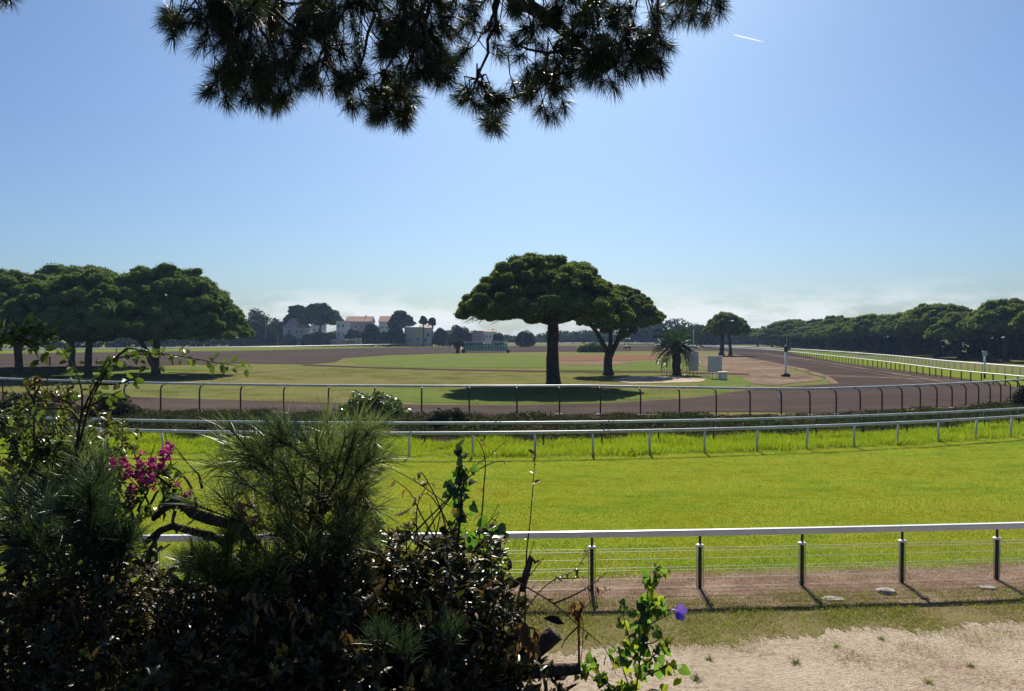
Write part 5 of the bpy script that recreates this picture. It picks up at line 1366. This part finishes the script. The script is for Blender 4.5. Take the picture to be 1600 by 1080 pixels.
def dark_shrub(label, base, ells, n, seed, nobj, back, L=.042, mat='gloss'):
    t = empty('glossy_shrub', base, label, 'shrub', 'dark glossy shrubs along the foot of the photo')
    leaf_mass(t, ells, n, L, .40, M[mat], seed, 'leafs', nobj, glv); twigs(t, ells, 40, seed, .0035)
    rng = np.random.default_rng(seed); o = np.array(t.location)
    m = int(n * .55); k = rng.integers(0, len(back), m)  # dark backing leaves close the gaps, interior shade painted in their colour
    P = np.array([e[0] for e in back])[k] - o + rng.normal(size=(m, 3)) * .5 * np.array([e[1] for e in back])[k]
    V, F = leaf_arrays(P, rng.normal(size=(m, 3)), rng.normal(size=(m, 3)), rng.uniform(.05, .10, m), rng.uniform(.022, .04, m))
    tag(obj('shade_backing_leaves', fast_mesh('shade_backing_leaves', V, F, M['inner']), t), kind='stuff')
    return t
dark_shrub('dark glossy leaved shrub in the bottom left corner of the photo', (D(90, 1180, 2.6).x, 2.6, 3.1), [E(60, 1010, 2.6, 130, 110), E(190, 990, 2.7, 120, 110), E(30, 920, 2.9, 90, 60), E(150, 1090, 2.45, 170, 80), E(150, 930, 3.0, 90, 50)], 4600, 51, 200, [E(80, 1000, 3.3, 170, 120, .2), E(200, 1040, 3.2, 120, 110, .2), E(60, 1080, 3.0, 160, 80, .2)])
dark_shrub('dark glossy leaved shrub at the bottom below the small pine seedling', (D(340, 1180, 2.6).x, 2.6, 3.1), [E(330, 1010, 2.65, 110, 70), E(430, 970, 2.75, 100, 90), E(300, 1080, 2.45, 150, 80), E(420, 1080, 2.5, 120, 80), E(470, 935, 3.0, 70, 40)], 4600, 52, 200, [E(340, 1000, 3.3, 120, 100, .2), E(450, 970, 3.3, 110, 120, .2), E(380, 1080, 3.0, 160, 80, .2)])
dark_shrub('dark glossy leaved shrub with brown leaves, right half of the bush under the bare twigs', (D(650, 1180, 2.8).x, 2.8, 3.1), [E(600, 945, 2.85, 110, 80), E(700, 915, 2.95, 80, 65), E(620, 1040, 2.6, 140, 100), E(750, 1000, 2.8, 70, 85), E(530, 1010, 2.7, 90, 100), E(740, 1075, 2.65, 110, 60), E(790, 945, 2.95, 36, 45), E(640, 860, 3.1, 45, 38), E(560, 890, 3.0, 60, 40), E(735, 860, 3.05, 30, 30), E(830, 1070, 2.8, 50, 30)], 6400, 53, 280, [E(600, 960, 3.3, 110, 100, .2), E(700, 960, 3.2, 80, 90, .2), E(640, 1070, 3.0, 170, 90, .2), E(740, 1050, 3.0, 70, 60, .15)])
# loose green leaves of the mid-bush
t = empty('leafy_shrub', (D(560, 1150, 3.25).x, 3.25, 3.1), 'bright leaved low shrub between the young pine and the bare twigs', 'shrub')
el = [E(575, 850, 3.2, 40, 30), E(540, 880, 3.2, 60, 35)]
leaf_mass(t, el, 420, .045, .55, M['leafy'], 54, 'leafs', 40, [one_leaf('leaf', .045, .025, M['leafy'])]); twigs(t, el, 12, 54)

t = empty('hedge_shrub', (D(70, 1000, 3.6).x, 3.6, 3.1), 'sunlit small leaved hedge at the left edge, above the pale young pine', 'shrub')
el = [E(50, 690, 3.6, 75, 45), E(130, 665, 3.6, 50, 40), E(20, 645, 3.7, 50, 35), E(90, 740, 3.5, 90, 40), E(90, 625, 3.7, 40, 22), E(170, 700, 3.6, 30, 40)]
leaf_mass(t, el, 2000, .036, .5, M['hedgeleaf'], 57, 'leafs', 120, [one_leaf('leaf', .036, .018, M['hedgeleaf'])], surf=.2); twigs(t, el, 40, 57, .003)
# dead branch lying through the bush
t = empty('dead_branch', D(300, 830, 2.8), 'thick bare grey branch, bent like an elbow, under the pink flowers', 'branch', 'dead branches in the bush')
def B(*pp, Y=2.8): return [D(px, py, Y + dy) - t.location for px, py, dy in pp]
m = MB(); m.tube(B((238, 812, .1), (255, 796, .05), (274, 782, 0), (284, 787, 0), (300, 803, -.02), (325, 812, 0), (350, 818, .05), (372, 826, .1), (392, 850, .2)), [.009, .012, .016, .018, .018, .018, .017, .016, .012], 12, rough=.3); m.build('branch', M['barkn'], t, True)
m = MB(); m.tube(B((225, 850, .1), (250, 830, .08), (268, 823, .05), (300, 832, .05), (330, 838, .1), (360, 860, .2)), [.009, .012, .013, .014, .013, .01], 10, rough=.3); m.build('side_branch', M['barkn'], t, True)
for pts_ in (((300, 804, 0), (306, 790, -.03), (303, 778, -.04)), ((250, 830, .05), (232, 860, 0), (225, 880, 0)), ((272, 800, 0), (268, 815, -.02), (275, 835, -.02))):
    m = MB(); m.tube(B(*pts_), [.008, .006, .004], 6); m.build('twig', M['barkn'], t)
t = empty('dead_branch', D(860, 1030, 2.9), 'sawn dark branch stub sticking out at the right edge of the bush', 'branch', 'dead branches in the bush')
m = MB(); m.tube(B((760, 1075, .1), (815, 1035, 0), (850, 1008, -.05), (868, 992, -.06), Y=2.9), [.04, .036, .032, .03], 12, rough=.3); m.build('branch', M['barkn'], t, True)
m = MB(); m.tube(B((780, 1058, .05), (840, 1052, 0), (880, 1050, 0), (908, 1048, 0), Y=2.9), [.028, .026, .022, .018], 10, rough=.3); m.build('side_branch', M['barkn'], t, True)
m = MB(); m.tube(B((815, 925, 0), (822, 895, 0), (830, 870, 0), (836, 880, 0), (843, 876, 0), Y=2.95), [.012, .014, .012, .008, .004], 8, rough=.4); m.build('broken_tip', M['barkn'], t, True)

rg = random.Random(19)
def sprouts(x0, x1, ytop, n, label, seed):
    st_ = []
    for i in range(n):
        x = x0 + (x1 - x0) * (i + rg.random()) / n; yt = ytop + rg.uniform(-45, 40); dx = rg.uniform(-30, 30); dy = rg.uniform(-.25, .15)
        st_.append([(x, yt + 230, dy), (x + dx * .3, yt + 110, dy), (x + dx * .7, yt + 45, dy), (x + dx, yt, dy)])
    spray('sprouting_shrub', label, (D((x0 + x1) / 2, 1150, 2.9).x, 2.9, 3.1), st_, SPL, seed, 85, .9, 2.9, bare=.35, r=.0035, group='sprouting shrubs in the bush', hang=0)
# bougainvillea
t = empty('bougainvillea', (D(210, 1150, 3.1).x, 3.1, 3.1), 'bougainvillea with sprays of magenta flowers rising from the left part of the bush', 'flowering shrub')
el = [E(215, 770, 3.1, 60, 40, .15), E(250, 745, 3.1, 40, 25, .12), E(170, 790, 3.1, 60, 40, .15), E(270, 775, 3.1, 30, 20, .1)]
leaf_mass(t, el, 520, .034, .55, M['leafy'], 55, 'leafs', 60, [one_leaf('leaf', .034, .019, M['leafy'])])
twigs(t, el, 16, 55)
def flower_mesh(seed):
    rng = np.random.default_rng(seed); n = 7
    a = rng.uniform(0, 6.283, n); T = np.stack([np.cos(a), np.sin(a), rng.uniform(.2, 1.2, n)], 1); N = np.stack([-np.cos(a) * .6, -np.sin(a) * .6, np.ones(n)], 1)
    V, F = leaf_arrays(rng.normal(size=(n, 3)) * .006, T, N, np.full(n, .026), np.full(n, .021), .3, -.1)
    return fast_mesh('flower', V, F, M['bract'])
fm = [flower_mesh(i) for i in range(4)]
rg = random.Random(31)
fl = MB()
for (px, py, n) in ((170, 727, 4), (192, 745, 4), (208, 728, 3), (222, 718, 3), (252, 718, 6), (264, 714, 4), (240, 733, 5), (215, 748, 6), (225, 755, 4), (212, 768, 4), (238, 762, 4), (282, 768, 3), (186, 735, 2), (258, 724, 3), (230, 740, 3)):
    for q in range(n):
        p = D(px + rg.gauss(0, 8), py + rg.gauss(0, 7), 2.95 + rg.uniform(-.08, .08)) - t.location
        orient(obj('flower', fm[rg.randrange(4)], t), p, (rg.uniform(-1, 1), rg.uniform(-1, .3), rg.uniform(-.3, .3)), (rg.uniform(-1, 1), rg.uniform(-1, .2), rg.uniform(.1, 1)), rg.uniform(.6, .95))
t = empty('bougainvillea', (D(385, 1150, 3.05).x, 3.05, 3.1), 'small bougainvillea sprig with a few dull pink flowers right of the dead branch', 'flowering shrub')
m = MB(); m.tube(limb_pts((0, 0, 0), D(378, 800, 3.0) - t.location, 0, 3), .004, 5); m.tube(limb_pts((0, 0, .3), D(398, 818, 3.0) - t.location, 0, 5), .003, 5); m.build('stems', M['twig'], t)
for (px, py, n) in ((374, 798, 5), (372, 812, 4), (380, 806, 3), (396, 818, 3), (402, 822, 2)):
    for q in range(n):
        p = D(px + rg.gauss(0, 4), py + rg.gauss(0, 4), 3.0 + rg.uniform(-.05, .05)) - t.location
        orient(obj('flower', fm[rg.randrange(4)], t), p, (rg.uniform(-1, 1), rg.uniform(-1, .3), rg.uniform(-.3, .3)), (rg.uniform(-1, 1), rg.uniform(-1, .2), rg.uniform(.1, 1)), rg.uniform(.6, .9))

# tall arching shoots at the left
lfs = [one_leaf('leaf', .05, .026, M['leafy'], .25, .25), one_leaf('leaf', .05, .022, M['leafy'], .3, .35), one_leaf('leaf', .05, .028, M['leafy'], .15, .1)]
def spray(name, label, base, stems, mat_leaves, seed, dens=26, s=1.0, Y=3.2, cat='shrub', group=None, bare=.15, r=.0055, hang=.3, face=False):
    t = empty(name, base, label, cat, group); rg = random.Random(seed); o = t.location
    m = MB()
    for st_ in stems:
        pts_ = [D(q[0], q[1], Y + (q[2] if len(q) > 2 else 0)) - o for q in st_]
        P_ = []
        for i in range(len(pts_) - 1):
            p0, p1, p2, p3 = pts_[max(i - 1, 0)], pts_[i], pts_[i + 1], pts_[min(i + 2, len(pts_) - 1)]
            for j in range(4):
                tt = j / 4
                P_.append(.5 * ((2 * p1) + (-p0 + p2) * tt + (2 * p0 - 5 * p1 + 4 * p2 - p3) * tt * tt + (-p0 + 3 * p1 - 3 * p2 + p3) * tt ** 3))
        P_.append(pts_[-1]); k = len(P_)
        m.tube(P_, [r * (1 - .75 * j / (k - 1)) for j in range(k)], 6)
        length = sum((P_[j + 1] - P_[j]).length for j in range(k - 1)); nl = int(length * dens)
        for q in range(nl):
            f = bare + (1 - bare) * (q + rg.random()) / nl; a = f * (k - 1); i = min(int(a), k - 2)
            p = P_[i].lerp(P_[i + 1], a - i); ax = (P_[i + 1] - P_[i]).normalized()
            side = ax.cross(Vector((rg.gauss(0, 1), rg.gauss(0, 1), rg.gauss(0, 1)))).normalized()
            T = side + ax * rg.uniform(-.1, .6) + Vector((0, 0, -hang))
            if face: p = p + Vector((rg.gauss(0, .022), rg.gauss(0, .02), rg.gauss(0, .014))) * s
            orient(obj('leaf', mat_leaves[rg.randrange(len(mat_leaves))], t), p, T, Vector((rg.gauss(0, .55), -1 + rg.gauss(0, .45), .35 + rg.gauss(0, .3))) if face else Vector((rg.gauss(0, .5), rg.gauss(0, .5) - .2, 1)), s * rg.uniform(.55, 1.15))
    m.build('stems', M['twig'], t, True)
    return t
spray('arching_shrub', 'tall arching green shoot bending over to the right in front of the left pines', (D(125, 1000, 3.2).x, 3.2, 3.1),
      [[(118, 1000), (116, 760), (124, 660), (150, 600), (175, 565), (205, 556), (250, 553), (300, 560), (345, 568), (385, 574)], [(116, 760), (122, 680), (128, 620), (118, 580), (104, 556), (94, 544)], [(124, 690), (140, 630), (160, 590), (164, 568), (178, 556)], [(150, 600), (185, 600), (215, 590), (216, 600)], [(175, 565), (200, 545), (225, 552), (240, 575)], [(124, 660), (105, 640), (60, 640), (20, 650)], [(128, 640), (165, 622), (190, 610)]], lfs, 61, 40, .95, 3.2, bare=.3, face=True)
spray('arching_shrub', 'clump of bright leaves at the left edge, hanging in front of the leaning pine trunk', (D(-60, 1000, 3.0).x, 3.0, 3.1),
      [[(-60, 900), (-50, 640), (-30, 550), (10, 524), (50, 520), (84, 528)], [(-30, 550), (20, 530), (50, 545), (60, 560)], [(0, 527), (40, 512), (75, 516)], [(20, 524), (60, 538), (72, 545)], [(10, 524), (30, 514), (55, 512)]], lfs, 62, 70, 1.0, 3.0, bare=.35, face=True, hang=.1)
spray('arching_shrub', 'low tangle of small leaved shoots at the left edge under the tall arching shoot', (D(40, 1000, 3.4).x, 3.4, 3.1),
      [[(60 + i * 9, 900), (40 + (i * 37) % 150, 760), (20 + (i * 53) % 170, 690 + (i * 29) % 60), (5 + (i * 71) % 190, 640 + (i * 41) % 90)] for i in range(22)], lfs, 63, 42, .75, 3.4, bare=.3, r=.004)
rdl = [one_leaf('leaf', .04, .02, M['deadleaf'], .3, .4), lfs[0]]
spray('reddish_shoot', 'short shoot with reddish leaves at the left, just below the gooseneck rail', (D(50, 1000, 3.3).x, 3.3, 3.1), [[(55, 800), (52, 660), (54, 610), (52, 588)], [(54, 620), (62, 602), (66, 596)], [(54, 630), (40, 605), (36, 600)]], rdl, 64, 50, .8, 3.3, bare=.6)

SPL = [glv[0], glv[1], one_leaf('leaf', .046, .018, M['leafy'], .25, .2), one_leaf('leaf', .042, .014, M['deadleaf'], .3, .3)]
sprouts(0, 130, 885, 9, 'upright leafy shoots in front of the dark bluish young pine at the left', 75)
sprouts(200, 330, 880, 7, 'leafy shoots standing up below the elbow of the dead branch', 76)
sprouts(400, 560, 880, 9, 'leafy shoots standing in front of the foot of the tall young pine', 77)
sprouts(600, 800, 850, 12, 'leafy shoots rising among the bare twigs at the right of the bush', 78)
# bare twigs, creeper columns, tall thin shoot
db = [one_leaf('leaf', .035, .012, M['gloss'], .2, .2), one_leaf('leaf', .04, .02, M['deadleaf'], .35, .5)]
spray('bare_shrub', 'bare brown crossing twigs with a few dead leaves, right of the tall young pine', (D(690, 1100, 3.1).x, 3.1, 3.1),
      [[(680, 960), (690, 850), (720, 800), (700, 790), (660, 760), (615, 735), (590, 730)], [(690, 860), (660, 810), (640, 770), (612, 748)], [(650, 860), (680, 810), (710, 770), (735, 735), (765, 712), (790, 690)], [(640, 840), (690, 790), (740, 740), (775, 722), (800, 722)], [(700, 860), (690, 800), (660, 740), (654, 750)], [(720, 880), (700, 820), (672, 775), (656, 775)], [(660, 880), (650, 820), (655, 780), (672, 755)], [(740, 880), (752, 810), (756, 760), (758, 720), (748, 690), (738, 685)], [(700, 880), (740, 840), (780, 800)], [(630, 880), (660, 850), (700, 840), (760, 850)], [(640, 900), (635, 840), (660, 800)]], db, 65, 14, .9, 3.1, bare=.2, r=.0042)
spray('thin_shoot', 'tall thin upright shoot with few small leaves, alone in front of the turf', (D(826, 1050, 3.0).x, 3.0, 3.1), [[(820, 1000), (822, 880), (828, 820), (833, 760), (836, 712), (837, 690)]], db[:1], 66, 20, 1.0, 3.0, bare=.25, r=.0036, hang=-.1)
spray('thin_shoot', 'long arching bare shoot curving down to the right over the sandy path', (D(780, 1050, 2.9).x, 2.9, 3.1), [[(770, 950), (790, 908), (820, 918), (865, 945), (905, 980), (945, 1015), (965, 1060)], [(905, 980), (885, 1000), (878, 1015)], [(865, 945), (900, 930), (925, 915), (950, 895)]], db[:1], 67, 16, .8, 2.9, bare=.3, r=.0042)
spray('thin_shoot', 'pale small leaved shoot reaching right towards the first rail post', (D(840, 1050, 3.2).x, 3.2, 3.1), [[(800, 990), (840, 930), (870, 905), (895, 895), (912, 875), (920, 858)], [(870, 905), (900, 905), (915, 900)]], [one_leaf('leaf', .035, .012, M['straw'], .2, .2), lfs[1]], 68, 70, .62, 3.2, bare=.35, r=.003)
hl = [heart_leaf('leaf', .05, M['vined']), heart_leaf('leaf', .05, M['vine']), heart_leaf('leaf', .05, M['vineyel'])]
spray('creeper', 'column of overlapping dark heart shaped creeper leaves, standing above the bare twigs', (D(715, 1100, 3.0).x, 3.0, 3.1), [[(716, 900), (716, 840), (722, 790), (716, 750), (722, 720), (716, 702)], [(722, 800), (712, 770), (716, 740)], [(716, 840), (722, 770), (728, 738)]], [hl[0], hl[0], hl[1]], 69, 62, .85, 3.0, bare=.22, face=True, hang=.8, group='creepers in the bush')
spray('creeper', 'bright green heart shaped creeper leaves beside the end of the near rail', (D(765, 1100, 3.0).x, 3.0, 3.1), [[(750, 930), (758, 870), (765, 840), (772, 820)], [(758, 870), (745, 845), (732, 835)], [(762, 860), (780, 845), (792, 838)], [(755, 880), (768, 862), (784, 868)]], [hl[0], hl[1], hl[1]], 70, 62, 1.0, 3.0, bare=.25, face=True, hang=.6, group='creepers in the bush')
mg = spray('morning_glory', 'morning glory climbing at the right end of the bush with one violet blue flower', (D(1000, 1150, 2.9).x, 2.9, 3.1),
      [[(990, 1120), (1000, 1040), (1005, 985), (1010, 945), (1016, 915), (1026, 900), (1040, 895)], [(1000, 1040), (985, 1000), (975, 965), (978, 945)], [(1005, 985), (1030, 970), (1048, 962)], [(1000, 1050), (1020, 1030), (1042, 1010), (1052, 1000)], [(990, 1090), (975, 1050), (968, 1010)], [(1000, 1020), (1012, 970), (1018, 940)], [(995, 1100), (1020, 1080), (1035, 1090)], [(985, 1100), (950, 1070), (925, 1060), (905, 1040)], [(960, 1090), (940, 1060), (930, 1030)], [(990, 1000), (1000, 975), (995, 955)], [(1005, 1060), (1030, 1050), (1048, 1040), (1058, 1060)], [(1000, 1090), (965, 1075), (945, 1085)], [(995, 1030), (970, 1025), (955, 1010)], [(1010, 960), (1030, 945), (1036, 930)], [(1000, 1010), (1025, 1005), (1040, 985)]],
      [hl[0], hl[1], hl[1], hl[2], hl[2], lfs[1]], 71, 105, .75, 2.9, bare=.03, face=True, hang=.7, group='creepers in the bush', r=.0035)
lo = MB(); n = 20; V = []
for q, (rr, z) in enumerate(((.004, 0), (.006, .02), (.013, .034), (.029, .042))):
    for i in range(n):
        a = 2 * math.pi * i / n; f = rr * (1 + (.10 * math.cos(5 * a) if q == 3 else 0)); V.append((f * math.cos(a), f * math.sin(a), z + (.004 * math.cos(5 * a) if q == 3 else 0)))
F = [(q * n + i, q * n + (i + 1) % n, (q + 1) * n + (i + 1) % n, (q + 1) * n + i) for q in range(1, 3) for i in range(n)]
lo.add(V, F); fo = lo.build('flower', M['violet'], mg, True)
p = D(1051, 955, 2.85) - mg.location
fo.matrix_local = Matrix.Translation(p) @ Vector((.5, -.75, .1)).to_track_quat('Z', 'Y').to_matrix().to_4x4() @ Matrix.Scale(1.05, 4)
lo = MB(); lo.add(V, [(q * n + i, q * n + (i + 1) % n, (q + 1) * n + (i + 1) % n, (q + 1) * n + i) for q in range(0, 1) for i in range(n)]); obj('flower_throat', lo.mesh('flower_throat', M['throat'], True), fo)
dl = [one_leaf('leaf', .075, .026, M['deadleaf'], .4, .3), one_leaf('leaf', .07, .03, M['deadleaf'], .3, .5)]
spray('dead_leaf_bunch', 'bunch of large hanging rust brown dead leaves at the right end of the bush', (D(800, 1060, 2.75).x, 2.75, 3.1), [[(845, 1060), (830, 1005), (820, 975), (800, 985)], [(830, 1000), (800, 1000), (778, 1010)], [(820, 985), (835, 985), (830, 1010)], [(800, 1000), (785, 1020), (790, 1040)]], dl, 72, 70, 1.0, 2.75, bare=.3, hang=1.6, group='bunches of dead leaves')
spray('dead_leaf_bunch', 'small bunch of orange brown dead leaves hanging on the arching bare shoot', (D(900, 1060, 2.9).x, 2.9, 3.1), [[(905, 1050), (905, 1000), (902, 960), (898, 955)], [(903, 970), (910, 950), (905, 940)]], dl, 73, 60, .62, 2.9, bare=.45, hang=1.5, group='bunches of dead leaves')
spray('dead_leaf_bunch', 'few orange dead leaves on a stalk in front of the first rail post', (D(905, 1090, 3.0).x, 3.0, 3.1), [[(908, 1040), (912, 980), (905, 955), (900, 942)], [(909, 960), (930, 935), (960, 920)]], [dl[0]], 74, 34, .5, 3.0, bare=.55, hang=.2, r=.002, group='bunches of dead leaves')

for i, (px, py, sc_) in enumerate(((395, 950, .5), (455, 960, .5), (540, 1010, .5))):
    spray('dead_leaf_bunch', ('small brown dead leaves tucked low in the bush, ' + ('under the small pine seedling', 'left below the young pine', 'below the middle of the bush', 'under the tall young pine', 'right below the tall young pine', 'below the creeper column', 'near the bottom left of the middle')[i]), (D(px, 1080, 2.55).x, 2.55, 3.1), [[(px, py + 60), (px + 4, py), (px - 4, py - 25)], [(px + 2, py + 10), (px + 22, py - 8), (px + 26, py + 6)]], dl, 80 + i, 70, sc_, 2.45, bare=.4, hang=1.3, r=.003, group='bunches of dead leaves')
for i, (px, py, lb) in enumerate(((590, 990, 'tiny pine tuft low in the middle of the bush'), (632, 1010, 'tiny pine tuft just right of the other low tuft'), (700, 985, 'tiny pine tuft left of the rust brown dead leaves'))):
    young_pine(lb, (D(px, 1150, 2.5).x, 2.5, 3.1), [D(px + dx, py + dy, 2.45) for dx, dy in ((-12, 4), (0, -12), (14, 0), (4, 8))], M['needle3'], 88 + i, 55, .075, .0018, core=[D(px, py + 60, 2.47), D(px, py + 12, 2.46)], reach=.1, subs=0, stem_r=.006)

# ------------------------------------------------------------------ air
hz_ = MB(); hz_.add([(x, y, z) for z in (-1.5, 24.0) for x, y in ((-1320, -170), (1320, -170), (1320, 1320), (-1320, 1320))], [(3, 2, 1, 0), (4, 5, 6, 7), (0, 1, 5, 4), (1, 2, 6, 5), (2, 3, 7, 6), (3, 0, 4, 7)])
mh = bpy.data.materials.new('haze_air'); mh.use_nodes = True; n = mh.node_tree.nodes; n.clear()
pv = n.new('ShaderNodeVolumePrincipled'); pv.inputs['Color'].default_value = (.42, .62, 1, 1); pv.inputs['Density'].default_value = .00019; pv.inputs['Anisotropy'].default_value = .1
mo = n.new('ShaderNodeOutputMaterial'); mh.node_tree.links.new(pv.outputs[0], mo.inputs['Volume'])
hzo = tag(hz_.build('haze', mh), 'thin pale summer haze over the whole racecourse', 'haze', kind='stuff')
